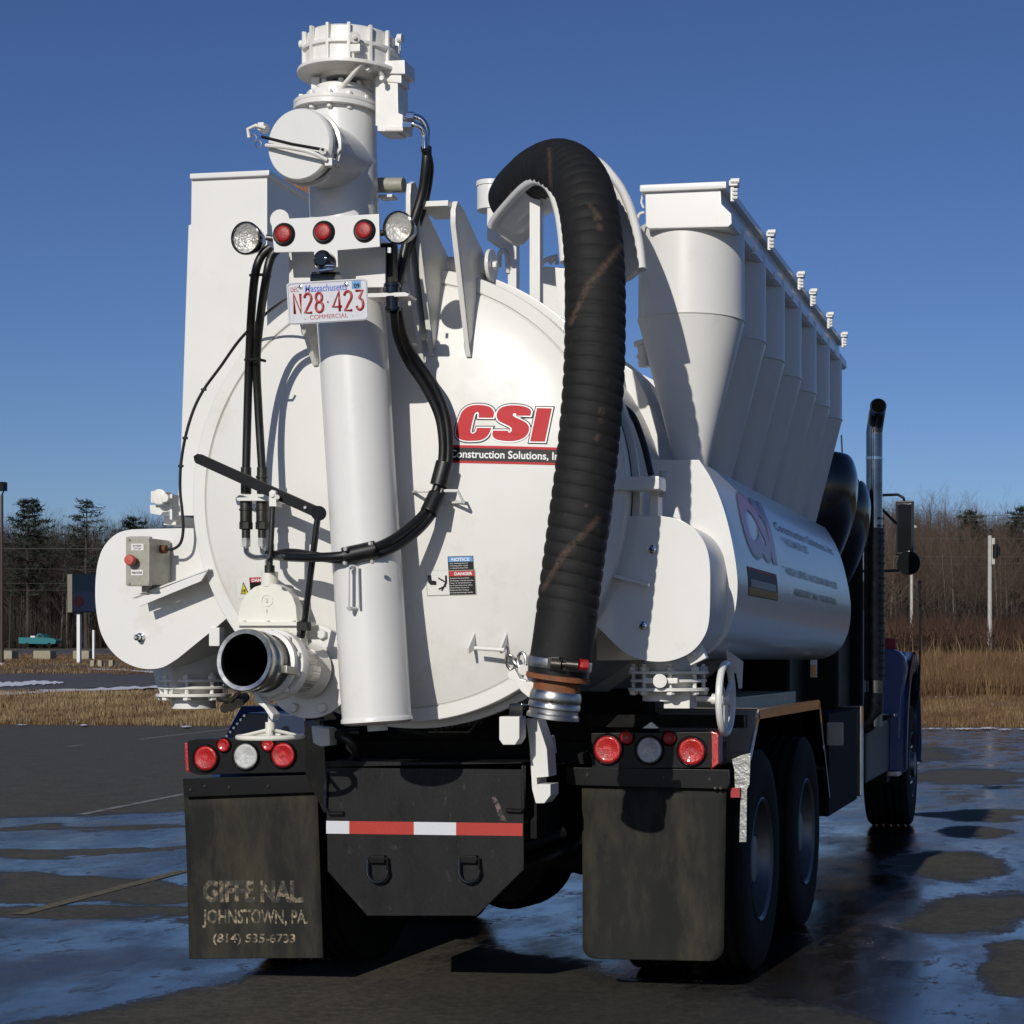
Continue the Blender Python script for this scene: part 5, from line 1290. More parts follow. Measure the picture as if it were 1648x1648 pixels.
marks = [((998, 398), (945, 462), 6), ((945, 462), (918, 520), 4.5), ((962, 835), (905, 895), 6), ((905, 895), (874, 948), 4.5), ((968, 660), (968, 664), 5), ((966, 675), (967, 678), 3), ((962, 702), (960, 706), 4), ((964, 364), (966, 367), 5), ((950, 330), (966, 352), 3), ((958, 350), (960, 352), 4), ((884, 240), (886, 300), 3), ((944, 813), (945, 815), 2.5), ((822, 305), (822, 318), 2)]
for i, v in enumerate(hose.data.vertices):
    a, b = px_of(v.co)
    if v.co.y > hp2[0].y: continue
    for (x0, y0), (x1, y1), w in marks:
        dx, dy = x1 - x0, y1 - y0; L2 = dx * dx + dy * dy
        t = max(0, min(1, ((a - x0) * dx + (b - y0) * dy) / L2)); dd = math.hypot(a - x0 - t * dx, b - y0 - t * dy)
        if dd < w * 1.3: vals[i] = max(vals[i], min(1, 1.3 - dd / w))
at.data.foreach_set('value', vals)
# hose end: clamp, rusted spigot, grooved coupling
e0 = P(902, 1058, -1.03); eax = (P(890, 1155, -1.03) - P(903, 1055, -1.03)).normalized()
s_ = S(900, -1.03)
G().lathe(e0, eax, [(RS * .99, 0), (RS * 1.0, .065 / 2)], 56).build('hose_cuff', M['rubber'], T)
cl_ = G().lathe(e0 + eax * .006, eax, [(RS * 1.03, 0), (RS * 1.045, .004), (RS * 1.045, .034), (RS * 1.03, .038), (RS * .98, .038), (RS * .98, 0), (RS * 1.03, 0)], 64, (False, False)).build('hose_clamp', M['steel'], T, ang=40)
cc = P(900, 1065, -1.03)
g = G().cyl(P(888, 1068, -1.165), P(905, 1070, -1.165), .021, n=16).cyl(P(912, 1069, -1.16), P(932, 1071, -1.155), .019, n=16).box(P(892, 1067, -1.155), (.045, .025, .045)).cyl(P(905, 1069, -1.162), P(914, 1069, -1.16), .011, n=10)
g.build('clamp_bolt', M['darksteel'], cl_, bevel=.002)
G().cyl(P(932, 1069, -1.155), P(946, 1071, -1.14), .021, n=6).build('bolt_cap', M['red'], cl_, bevel=.002)
G().lathe(e0 + eax * .04, eax, [(RS * 1.0, 0), (RS * .97, .05)], 56).build('hose_cuff', M['rubber'], T)
e1 = P(899, 1085, -1.03)
G().lathe(e1, eax, [(RS * .9, 0), (RS * 1.03, .004), (RS * 1.03, .022), (RS * .76, .026), (RS * .76, .10)], 56).build('rusted_spigot', M['rust'], T, ang=40)
e2 = P(895, 1116, -1.03)
G().lathe(e2, eax, [(RS * .78, -.01), (RS * .82, 0), (RS * .84, .016), (RS * .84, .028), (RS * .80, .034), (RS * .84, .040), (RS * .84, .055), (RS * .79, .062), (RS * .79, .074), (RS * .85, .082), (RS * .85, .095), (RS * .72, .098), (RS * .72, .02)], 64, (False, True)).build('hose_coupling', M['alu'], T, ang=40)

# ---- saddle that carries the hose
railA = spl([P(791, 364, 0.000), P(797, 352, -0.040), P(815, 330, -0.140), P(842, 302, -0.300), P(864, 291.5, -0.420), P(884, 303, -0.520), P(897, 335, -0.600), P(904, 375, -0.650), P(908.5, 422, -0.680)], 6)
railB = spl([P(880, 300, 0.150), P(900, 262, 0.100), P(930, 250, -0.050), P(965, 262, -0.200), P(995, 296, -0.320), P(1010, 325, -0.420), P(1020, 355, -0.500), P(1028, 392, -0.560), P(1033, 434, -0.600)], 6)
sd = G(); vs = []; fs = []; K = 10
for i, (a, b) in enumerate(zip(railA, railB)):
    for k in range(K + 1):
        t = k / K; p = a.lerp(b, t); sag = math.sin(math.pi * t) * .155
        # sag away from the hose: forwards (+Y) and down
        tt = i / (len(railA) - 1); p = p + Vector((0, sag * (.35 + .65 * tt), -sag * (1 - .75 * tt)))
        vs.append(p)
for i in range(len(railA) - 1):
    for k in range(K): fs.append((i * (K + 1) + k, i * (K + 1) + k + 1, (i + 1) * (K + 1) + k + 1, (i + 1) * (K + 1) + k))
sd.add(vs, fs); sdo = sd.build('hose_saddle', M['white2'], T, ang=60)
md = sdo.modifiers.new('t', 'SOLIDIFY'); md.thickness = .008; md.offset = 0
G().tube(railA, .0185, 14).build('saddle_rim', M['white2'], sdo); G().tube(railB, .0185, 14).build('saddle_rim', M['white2'], sdo)
g = G().bb(P(852, 315, -.25), P(869, 500, -.25) + Vector((0, .05, 0))); g.build('saddle_post', M['white2'], T, bevel=.003)
G().bb(P(817, 345, .25), P(831, 480, .25) + Vector((0, .05, 0))).build('saddle_post', M['white2'], T, bevel=.003)
G().pl([(893, 430), (909, 432), (909, 560), (900, 540)], -.30, .03).build('saddle_post', M['white2'], T, bevel=.003)
# pipe stub and junction housing on the tank top
g = G().cyl(P(794, 340, .45), P(794, 298, .45), 26 * S(794, .45), n=36).ring(P(794, 302, .45), (0, 0, 1), 27.5 * S(794, .45), .04, .022, 36); g.build('tank_inlet', M['white2'], T)
G().pl([(784, 306), (813, 306), (813, 360), (795, 388), (783, 386)], .38, .30).build('inlet_housing', M['white2'], T, bevel=.006)
g = G().cyl(P(802, 315, .3), P(812, 330, .3), .035, n=16).box(P(806, 326, .26), (.03, .03, .06)).cyl(P(798, 314, .27), P(798, 330, .27), .012, n=10).build('inlet_clamp', M['steel'], T, bevel=.002)
G().pl([(870, 428), (906, 430), (906, 600), (870, 600)], .35, .8).build('manhole_box', M['white'], T, bevel=.008)
g = G().tube([P(871, 425, .35), P(880, 417, .35), P(893, 413, .35)], .01, 8).tube([P(884, 424, .35), P(896, 412, .35), P(896, 425, .35)], .012, 8).build('manhole_clamp', M['cast'], T)
G().tube(spl([P(803, 430, .25), P(804, 410, .25), P(810, 403, .25), P(816, 412, .25), P(817, 440, .25)], 5), .012, 8).build('lifting_eye', M['white2'], T)
G().pl([(752, 330), (800, 345), (850, 430), (905, 520), (905, 560), (760, 470), (745, 420)], -.3, .01)
g = G().cyl(P(1038, 590, .5), P(1036, 551, .5), .03, n=16).cyl(P(1036, 556, .5), P(1035, 549, .5), .045, n=16).tube([P(1026, 572, .5), P(1040, 582, .5)], .012, 8).build('relief_valve', M['cast'], T)
# shroud joining tank and hoppers
pts = [P(1000, 583, .3), P(1022, 598, .3), P(1042, 640, .3), P(1058, 700, .3), P(1062, 760, .3), P(1030, 760, .3), P(1010, 640, .3)]
G().prism(pts, (0, .25, 0)).build('tank_shroud', M['white'], T, bevel=.01)

# ---- right hand hinge bracket
hb1 = G().bb(P(985, 767, -.54), P(1072, 792, -.42)).build('hinge_bracket', M['white2'], T, bevel=.008)
G().bb(P(998, 792, -.50), P(1014, 834, -.43)).build('bracket_leg', M['white'], hb1); G().bb(P(1046, 792, -.42), P(1066, 834, -.34)).build('bracket_leg', M['white'], hb1)
g = G().cyl(P(1067, 758, -.38), P(1067, 767, -.38), .016, n=6).cyl(P(1066, 793, -.38), P(1066, 800, -.38), .016, n=6).cyl(P(1050, 800, -.36), P(1050, 835, -.36), .012, n=10).cyl(P(1056, 800, -.36), P(1056, 835, -.36), .01, n=8); g.build('bracket_bolts', M['steel'], hb1)
G().tube(spl([P(1003, 655, -.3), P(1020, 672, -.3), P(1036, 715, -.3), P(1048, 765, -.3)], 5), .014, 10).build('return_hose', M['rubber'], T)

# ---- bottom latch of the door with chain
for a in (765, 815):
    x = P(a, 1035, YD - .05).x; z0 = P(a, 1018, YD - .05).z; z1 = P(a, 1052, YD - .05).z
    yzplate(G(), x, .01, [(door_y(x, z0), z0), (door_y(x, z0) - .075, (z0 + z1) / 2 - .02), (door_y(x, z1) - .08, z1), (door_y(x, z1), z1 + .02)]).build('latch_lug', M['white2'], T, bevel=.001, seg=1)
G().cyl(P(764, 1043, -.64), P(812, 1046, -.64), .0085, n=12).build('latch_pin', M['cast'], T)
g = G()
for cx_, cy_, yy_, ax_ in ((816, 1052, -.66, (1, .3, 0)), (822, 1066, -.66, (.2, 1, .4)), (832, 1068, -.68, (1, 0, .8)), (840, 1063, -.7, (.3, 1, 0))):
    c = P(cx_, cy_, yy_); _, u_, v_ = frame(ax_)
    g.tube([c + u_ * math.cos(2 * math.pi * k / 12) * .032 + v_ * math.sin(2 * math.pi * k / 12) * .02 for k in range(13)], .007, 8, caps=False)
g.build('safety_chain', M['steel'], T)
g = G().pl([(817, 1082), (828, 1076), (836, 1092), (860, 1100), (862, 1120), (850, 1122), (838, 1112), (828, 1096), (818, 1092)], -.70, .05).cyl(P(842, 1078, -.72), P(842, 1078, -.76), .022, n=14).build('hook_latch', M['cast'], T, bevel=.004)
G().bb(P(818, 1132, -.5), P(856, 1152, -.38)).build('latch_motor', M['blackgloss'], T, bevel=.01)
G().pl([(803, 1153), (836, 1153), (836, 1188), (829, 1199), (809, 1199), (803, 1190)], -.52, .09).build('hoist_clevis', M['white'], T, bevel=.006)
g = G().pl([(848, 1156), (864, 1156), (880, 1205), (883, 1250), (862, 1252), (852, 1200)], -.34, .12).pl([(864, 1262), (886, 1262), (886, 1280), (876, 1293), (862, 1293)], -.36, .12).pl([(846, 1156), (852, 1200), (856, 1270), (862, 1293), (866, 1293), (864, 1255), (860, 1200), (856, 1156)], -.30, .14)
g.build('support_leg', M['white'], T, bevel=.004)
G().pl([(886, 1184), (889, 1183), (893, 1212), (890, 1212)], -.2, .03).build('side_arm', M['white2'], T)
G().tube(spl([P(840, 1155, -.3), P(800, 1148, -.25), P(770, 1140, -.2), P(740, 1150, -.2)], 5), .008, 8).build('control_cable', M['rubber'], T)
g = G().pl([(500, 1168), (530, 1172), (531, 1200), (516, 1202), (503, 1196)], -.36, .08).build('hoist_clevis', M['white'], T, bevel=.008)

# ---- flanged valves under the pods
def under_valve(cx_, y, zt_, zb_, rpx, low, sq=False):
    s = S(cx_, y); r = rpx * s; top = P(cx_, zt_, y); bot = P(cx_, zb_, y)
    g = G().lathe(bot, (0, 0, 1), [(r, 0), (r, .014)], 40).lathe(top, (0, 0, 1), [(r, -.012), (r, 0)], 40)
    g.cyl(bot, top, r * .66, n=36).ring(bot.lerp(top, .45), (0, 0, 1), r * .95, r * .6, .012, 36).cyl(top, top + Vector((0, 0, .16)), r * .6, n=32)
    v = g.build('slide_valve', M['cast'], T, bevel=.0015, seg=1)
    g = G()
    for k in range(8):
        a = 2 * math.pi * (k + .35) / 8; c = Vector((math.cos(a) * r * .86, math.sin(a) * r * .86, 0))
        g.cyl(bot + c - Vector((0, 0, .018)), top + c + Vector((0, 0, .03)), .009, n=8)
        g.bolt(top + c, (0, 0, 1), .019, .02).bolt(bot + c, (0, 0, -1), .019, .016)
    g.build('valve_studs', M['cast'], v)
    c = P(cx_ + low[0], zb_, y)
    G().cyl(c, (c.x, c.y, P(cx_, low[1], y).z), low[2] * s, n=36).build('valve_outlet', M['white2'], v)
    return v, top, bot, r
under_valve(312, -.1, 1093, 1121, 58, (0, 1140, 34))
v, top, bot, r = under_valve(1076, -.14, 1080, 1112, 65, (-8, 1128, 34))
G().bb(P(1068, 1112, -.2), P(1122, 1139, -.05)).build('valve_gearbox', M['cast'], v, bevel=.004)
G().cyl(P(1062, 1096, -.34), P(1062, 1096, -.30), .03, n=20).bb(P(1035, 1091, -.31), P(1092, 1100, -.29)).build('valve_actuator', M['cast'], v, bevel=.003)
G().cyl(P(1120, 1124, -.12), P(1172, 1128, -.08), .013, n=12).cyl(P(1146, 1125, -.1), P(1158, 1126, -.1), .024, n=16).build('wheel_shaft', M['cast'], v)
c = P(1168, 1124, -.08); w = 56 * S(1168, -.08)
g = G().tube([c + Vector((0, math.cos(2 * math.pi * k / 40) * w, math.sin(2 * math.pi * k / 40) * w)) for k in range(41)], .0155, 10, caps=False)
for k in range(3):
    a = k * 2 * math.pi / 3 + .55; g.tube([c, c + Vector((0, math.cos(a) * w, math.sin(a) * w))], .011, 8)
g.cyl(c + Vector((-.03, 0, 0)), c + Vector((.02, 0, 0)), .03, n=14); g.build('valve_handwheel', M['white2'], T)
g = G()
for a, b in ((362, 1140), (372, 1138), (384, 1132)): g.cyl(P(a, b, -.2), P(a + 10, b - 10, -.1), .022, n=12)
g.tube([P(352, 1125, -.15), P(372, 1128, -.2), P(386, 1115, -.2)], .012, 8); g.build('drain_fittings', M['darksteel'], T)
# pipework between left pod and tank seen in shade
g = G().tube(spl([P(262, 1078, -.2), P(310, 1070, -.1), P(345, 1050, 0), P(375, 1020, .1)], 6), .13, 28).build('transfer_duct', M['white'], T)
G().bb(P(336, 1010, -.45), P(362, 1040, -.40)).build('door_clamp', M['white2'], T, bevel=.004)

# ---- rear apron (bumper plate) with reflective tape and D rings
YA = -.30
ap = G().pl([(524, 1233), (842, 1227), (843, 1399), (767, 1474), (591, 1474), (527, 1402)], YA, .018).build('rear_apron', M['bumper'], T, bevel=.003)
G().pl([(791, 1282), (797, 1281), (806, 1300), (815, 1321), (805, 1321), (798, 1300)], YA - .0008, .0008).build('paint_scrape', mat('scraped_primer', (.16, .11, .10), .7, dirt=(.011, .011, .012), dscale=40, dlo=.42, dhi=.55), ap)
for x0, x1, mt in ((525, 562, 'tapewhite'), (562, 666, 'tapered'), (666, 734, 'tapewhite'), (734, 841, 'tapered')):
    f = lambda x: 1321 + (x - 525) * .0125
    G().pl([(x0, f(x0)), (x1, f(x1)), (x1, f(x1) + 20.5), (x0, f(x0) + 20.5)], YA - .0016, .0016).build('reflective_tape', M[mt], ap)
for x in (607.5, 755):
    g = G().tube([P(a, b, YA - .022) for a, b in [(x - 16, 1383), (x + 16, 1382), (x + 16.5, 1402)]] + [P(a, b, YA - .03) for a, b in arc(x, 1402, 16.5, 18, 0, 180, 12)] + [P(x - 16, 1383, YA - .022)], .0072, 10)
    rg = g.build('tie_ring', M['blackgloss'], ap)
    G().bb(P(x - 14, 1377, YA - .03), P(x + 15, 1388, YA)).build('ring_strap', M['black'], rg, bevel=.003)
g = G().tube([P(524, 1245, YA - .012), P(523, 1300, YA - .012), P(530, 1309, YA - .012), P(553, 1309, YA - .012)], .010, 10).tube([P(842, 1232, YA - .012), P(843, 1300, YA - .012), P(838, 1305, YA - .012), P(815, 1304, YA - .012)], .010, 10)
g.build('apron_beading', M['blackgloss'], ap)
G().bb(P(524, 1233, YA) + Vector((0, 0, -.006)), P(842, 1228, YA) + Vector((0, .25, 0))).build('apron_top', M['bumper'], ap)
# chassis
g = G()
for x in (-.43, .43): g.bb((x - .045, -.22, .72), (x + .045, 9.3, 1.02))
for y in (-.2, .5, 1.56, 2.9, 4.4, 6.0, 8.0): g.bb((-.43, y, .76), (.43, y + .12, .98))
ch = g.build('chassis_frame', M['frame'], T, bevel=.004)
g = G()
for y in (.45, 1.4, 2.6): g.bb((-.8, y, 1.02), (.8, y + .14, 1.34))
g.bb((-.62, .2, 1.02), (.62, 3.4, 1.22)); g.build('tank_cradle', M['frame'], T, bevel=.004)
g = G().tube(spl([P(530, 1180, -.28), P(560, 1190, -.3), P(575, 1215, -.25), P(560, 1230, -.1)], 5), .02, 12).tube(spl([P(640, 1175, -.1), P(700, 1182, -.15), P(760, 1178, -.15)], 5), .012, 8).tube([P(690, 1178, -.25), P(755, 1178, -.25), P(770, 1160, -.25)], .006, 6)
for k in range(9): g.cyl(P(700 + k * 9, 1168 - k * 1.2, -.2), P(703 + k * 9, 1176 - k * 1.4, -.2), .014, n=8)
g.build('rear_plumbing', M['darksteel'], T)
G().pl([(489, 1160), (520, 1160), (527, 1300), (522, 1310), (492, 1250)], -.05, .2).build('frame_bracket', M['frame'], T, bevel=.004)
G().tube(spl([P(500, 1165, -.1), P(520, 1180, -.25), P(580, 1178, -.25)], 5), .018, 10).build('air_line', M['rubber'], T)
G().bb((-1.2, .16, 1.02), (1.2, .3, 1.12)).build('rear_crossbar', M['frame'], T, bevel=.004)
G().bb(P(940, 1150, .12), P(1200, 1172, .12) + Vector((0, .05, 0))).build('rear_crossbar', M['frame'], T, bevel=.004)
G().pl([(1034, 1172), (1048, 1162), (1060, 1172)], .0, .02).build('placard_corner', M['white2'], T)

# ---- tail lamp boxes, flap bars, flaps
def tail(name, outline, lamps, y):
    bx = G().pl(outline, y, .10).build(name, M['black'], T, bevel=.004)
    for cx_, cy_, r, mt in lamps:
        s = S(cx_, y); p = P(cx_, cy_, y); r *= s
        rim = G().lathe(p, (0, -1, 0), [(r * 1.22, 0), (r * 1.20, .010), (r * 1.08, .016), (r * 1.0, .008)], 36, (True, True)).build('lamp_rim', M['blackgloss'], bx, ang=50)
        l = G().lathe(p + Vector((0, -.008, 0)), (0, -1, 0), [(r, 0), (r * .97, .003), (r * .8, .005), (r * .78, .0042), (r * .5, .0062), (r * .48, .0055), (r * .2, .0068), (.0005, .007)], 36, (False, False)).build('lens', M[mt], bx, ang=70)
    return bx
YF = 0.0
tl = tail('tail_lamp_box', [(301, 1193), (316, 1189), (493, 1187), (494, 1243), (318, 1247), (303, 1241)], [(332, 1220, 19, 'red'), (361, 1199, 10.5, 'red'), (396.5, 1217, 19.5, 'clear'), (456.5, 1215, 19, 'red'), (432, 1198, 10.5, 'red')], YF)
G().pl([(297, 1196), (306, 1193), (308, 1244), (299, 1240)], YF + .01, .09).build('side_marker', M['red'], tl, bevel=.003)
tr = tail('tail_lamp_box', [(951, 1180), (1145, 1178), (1146, 1236), (952, 1238)], [(978.5, 1206, 21.5, 'red'), (1009.5, 1187, 10.5, 'red'), (1045.5, 1207, 20, 'clear'), (1077.5, 1188, 10.5, 'redlamp'), (1113.5, 1209, 21, 'red')], YF)
G().pl([(1143, 1177), (1156, 1181), (1156, 1229), (1144, 1238)], YF + .003, .10).build('side_marker', M['red'], tr, bevel=.003)
fbl = G().pl([(294, 1253), (508, 1247), (513, 1275), (296, 1283)], YF + .0, .035).build('flap_bar', M['black'], T, bevel=.003)
fbr = G().pl([(909, 1235), (1172, 1239), (1172, 1262), (1168, 1270), (930, 1264), (912, 1262)], YF + .0, .035).build('flap_bar', M['black'], T, bevel=.003)
g = G()
for a, b in ((307, 1271), (330, 1265), (369, 1267), (432, 1265)): g.bolt(P(a, b, YF), (0, -1, 0), .007, .005)
g.build('bar_bolts', M['darksteel'], fbl)
g = G()
for a, b in ((945, 1247), (1068, 1251), (1142, 1254), (1151, 1268), (1160, 1268)): g.bolt(P(a, b, YF), (0, -1, 0), .008, .005)
g.build('bar_bolts', M['darksteel'], fbr)
def flap_y(a, b):
    u = (a - 300) / 216; v = (b - 1275) / 268; return YF + .04 + .015 * math.sin(v * 2.6) * (.5 + .5 * math.sin(u * 5)) + .015 * v * .6 - .0058
def flap(outline, bend, y):
    """sheet of rubber hanging with a slight bow"""
    xs = [p[0] for p in outline]; ysx = [p[1] for p in outline]
    x0, x1, y0, y1 = min(xs), max(xs), min(ysx), max(ysx); g = G(); nx, ny = 14, 16; vs = []
    vl = list(np.linspace(0, .90, 12)) + list(np.linspace(.915, 1, 14)); ny = len(vl) - 1
    for j in range(ny + 1):
        v = vl[j]
        for i in range(nx + 1):
            u = i / nx; xl = np.interp(v, [0, 1], [outline[0][0], outline[3][0]]); xr_ = np.interp(v, [0, 1], [outline[1][0], outline[2][0]])
            yt_ = outline[0][1] * (1 - u) + outline[1][1] * u; yb_ = outline[3][1] * (1 - u) + outline[2][1] * u
            a = xl * (1 - u) + xr_ * u; b = yt_ * (1 - v) + yb_ * v
            if bend[1] and v > .8:   # rounded lower corners
                rr = bend[1]; dyy = max(0, b - (yb_ - rr))
                if dyy > 0:
                    ins = rr - math.sqrt(max(0, rr * rr - dyy * dyy)); a = (xl + ins) * (1 - u) + (xr_ - ins) * u
            p = P(a, b, y); p.y += bend[0] * math.sin(v * 2.6) * (.5 + .5 * math.sin(u * 5)) + bend[0] * v * .6
            vs.append(p)
    for j in range(ny):
        for i in range(nx): g.f.append([j * (nx + 1) + i, j * (nx + 1) + i + 1, (j + 1) * (nx + 1) + i + 1, (j + 1) * (nx + 1) + i]); g.mi.append(0)
    g.v = [tuple(v) for v in vs]
    o = g.build('mud_flap', M['flap'], T, smooth=True); md = o.modifiers.new('t', 'SOLIDIFY'); md.thickness = .011; md.offset = 0
    return o
flr = flap([(937, 1262), (1169, 1266), (1164, 1547), (937, 1544)], (.012, 22), YF + .04)
fll = flap([(297, 1279), (511, 1272), (519, 1542), (303, 1544)], (.015, 0), YF + .04)
yfp = YF + .026
text('flap_print', 'GIFFE NAL.', 325, 1417, 490, 1453, M['flapworn'], fll, y=flap_y, gap=.0012, yref=YF + .04, bold=.045)
text('flap_print', 'JOHNSTOWN, PA.', 324, 1464, 496, 1494, M['flapprint'], fll, y=flap_y, gap=.0012, yref=YF + .04, bold=.02)
text('flap_print', '(814) 535-6733', 341, 1503, 475, 1522, M['flapprint'], fll, y=flap_y, gap=.0012, yref=YF + .04, bold=.02)

# ---- polished half fenders
def fender(sx):
    X0, X1 = sx * .72, sx * 1.285
    pth = [PX(a, b, 1.285) for a, b in [(1197, 1356), (1199, 1268), (1205, 1212), (1219, 1142), (1318, 1128), (1325, 1200), (1334, 1283)]]
    g = G(); q = [(p.y, p.z) for p in pth]; th = .007
    for (a, b), (c, d_) in zip(q, q[1:]):
        n = Vector((0, c - a, d_ - b)).normalized(); off = Vector((0, -n.z, n.y)) * th
        P0, P1 = Vector((X0, a, b)), Vector((X0, c, d_))
        g.prism([P0, P1, P1 + off, P0 + off], (X1 - X0, 0, 0))
    f = g.build('tandem_fender', M['chrome'] if sx > 0 else M['navy'], T)
    g = G()
    for (a, b), (c, d_) in zip(q[2:], q[3:]):
        n = Vector((0, c - a, d_ - b)).normalized(); off = Vector((0, n.z, -n.y)) * .045
        if b < 1.0 and d_ < 1.0: off *= .3
        P0, P1 = Vector((X1 + sx * .001, a, b)), Vector((X1 + sx * .001, c, d_))
        g.prism([P0, P1, P1 + off, P0 + off], (sx * .006, 0, 0))
    g.build('fender_lip', M['chrome'], f)
    a, b = q[1], q[2]
    if sx < 0: return f
    tp_ = [P(u_, v_, .09) for u_, v_ in [(1178, 1222), (1192, 1216), (1208, 1212), (1206, 1262), (1202, 1270), (1201, 1355), (1190, 1355), (1192, 1278), (1183, 1272), (1182, 1240)]]
    G().prism([Vector((sx * p.x, p.y, p.z)) for p in tp_], (0, .005, 0)).build('tread_plate', M['tread'], f)
    return f
fender(1); fender(-1)
G().bb(P(1176, 1268, .06) , P(1192, 1283, .085)).build('side_marker', M['redlamp'], T)
# left fender with stud row
g = G().pl([(398, 1147), (492, 1150), (492, 1200), (352, 1200)], .25, .5).build('fender_skirt', M['navy'], T, bevel=.01)
gg = G()
for k in range(7): gg.bolt(P(394 - k * 5.6, 1152 + k * 6.5, .25), (0, -1, 0), .008, .008)
gg.build('rivets', M['chrome'], g)

# ---- wheels
def make_wheel(width, R_, deep, front=False):
    """wheel about the X axis, outer side towards +X, centred at the origin; returns (tyre, rim, nuts)"""
    w = width / 2; g = G(); r = R_
    prof = [(.286, -w * .9), (.32, -w * .98), (r * .78, -w), (r * .95, -w * .96), (r * .985, -w * .86)]
    nb = 4 if not front else 5; xs = np.linspace(-w * .82, w * .82, nb * 2 + 1)
    for i, x in enumerate(xs):
        if i % 2 == 1: prof += [(r, x - .012), (r - .014, x - .008), (r - .014, x + .008), (r, x + .012)]
        else: prof.append((r, x))
    prof += [(r * .985, w * .86), (r * .95, w * .96), (r * .78, w), (.32, w * .98), (.286, w * .9), (.286, -w * .9)]
    g.lathe((0, 0, 0), (1, 0, 0), prof, 72, (False, False))
    ty = g
    if deep: rp = [(.288, w * .9), (.298, w * .96), (.292, w * 1.0), (.278, w * .9), (.262, w * .2), (.24, -w * .1), (.19, -w * .2), (.15, w * .1), (.12, w * .15), (.11, w * .7), (.05, w * .75), (.002, w * .76)]
    else: rp = [(.288, w * .9), (.298, w * .96), (.292, w * 1.0), (.278, w * .9), (.27, w * .6), (.24, w * .4), (.19, w * .55), (.15, w * .85), (.12, w * .9), (.11, w * 1.1), (.002, w * 1.12)]
    rg = G().lathe((0, 0, 0), (1, 0, 0), rp + [(.002, -w * .5), (.28, -w * .5), (.288, -w * .9)], 64, (False, False))
    ng = G()
    for k in range(10):
        a = 2 * math.pi * k / 10; ng.bolt((-w * .12 if deep else w * .8, math.cos(a) * .168, math.sin(a) * .168), (1, 0, 0), .016, .03)
    return ty, rg, ng
def place_wheel(proto, x, y, z, flip):
    t = proto
    o = bpy.data.objects.new('wheel', t[0]); scene.collection.objects.link(o); o.parent = T
    o.location = (x - T.location.x, y - T.location.y, z); o.rotation_euler = (0, 0, math.pi if flip else 0)
    for nm, me in (('rim', t[1]), ('wheel_nuts', t[2])):
        q = bpy.data.objects.new(nm, me); scene.collection.objects.link(q); q.parent = o
def wheel_protos(width, R_, deep, front=False):
    out = []
    for nm, gg, mt in zip(('wheel_tyre', 'rim', 'wheel_nuts'), make_wheel(width, R_, deep, front), ('tyre', 'rim', 'chrome')):
        o = gg.build(nm, M[mt]); out.append(o.data); bpy.data.objects.remove(o)
    return out
RW = .53
wo = wheel_protos(.285, RW, True); wi = wheel_protos(.285, RW, False); wf = wheel_protos(.40, .55, False, True)
for y in (.86, 2.27):
    for s in (1, -1):
        place_wheel(wo, s * 1.125, y, RW, s < 0); place_wheel(wi, s * .79, y, RW, s > 0)
for s in (1, -1): place_wheel(wf, s * 1.08, 8.5, .55, s < 0)
for y in (.86, 2.27):
    g = G()
    g.cyl((-.7, y, RW), (.7, y, RW), .085, n=20).lathe((0, y, RW), (0, -1, 0), [(.28, -.2), (.27, .0), (.22, .12), (.1, .17), (.01, .18)], 36, (True, False))
    for s in (-1, 1): g.cyl((s * .52, y, RW), (s * .68, y, RW), .21, n=32).cyl((s * .5, y - .25, RW + .1), (s * .5, y - .1, RW + .1), .08, n=18)
    g.build('drive_axle', M['frame'], T, bevel=.004)
g = G().tube(spl([(.25, .25, .55), (.45, .3, .62), (.55, .5, .75)], 5), .05, 12).tube(spl([(.05, -.1, .8), (.3, -.05, .68), (.5, .1, .72)], 5), .03, 10); g.build('brake_lines', M['black'], T)

# ---- side equipment ahead of the tandem
eq = G().bb((.75, 3.12, .54), (1.27, 4.5, 1.16)).build('battery_box', M['frame'], T, bevel=.01)
G().bb((1.12, 4.50, .56), (1.30, 4.62, 1.18)).build('box_edge', M['chrome'], eq, bevel=.01)
G().bb(P(1331, 1162, 3.1), P(1358, 1200, 3.1) + Vector((0, -.02, 0))).build('sight_glass', M['greybox'], eq, bevel=.01)
G().bb((-1.27, 3.12, .54), (-.75, 4.5, 1.16)).build('battery_box', M['blackgloss'], T, bevel=.01)
G().bb((.70, .7, 1.24), (1.15, 2.6, 1.31)).build('catwalk', M['greybox'], T, bevel=.01)
G().bb(P(1304, 1062, 3.0), P(1313, 1090, 3.0) + Vector((0, .05, 0))).build('marker_bracket', M['white'], T)
G().bb(P(1306, 1070, 2.98), P(1314, 1088, 2.99)).build('amber_marker', M['amber'], T)
G().pl([(1168, 1045), (1195, 1065), (1193, 1108), (1189, 1108), (1185, 1085), (1172, 1075)], .3, .02).build('chamber_stay', M['white'], T)
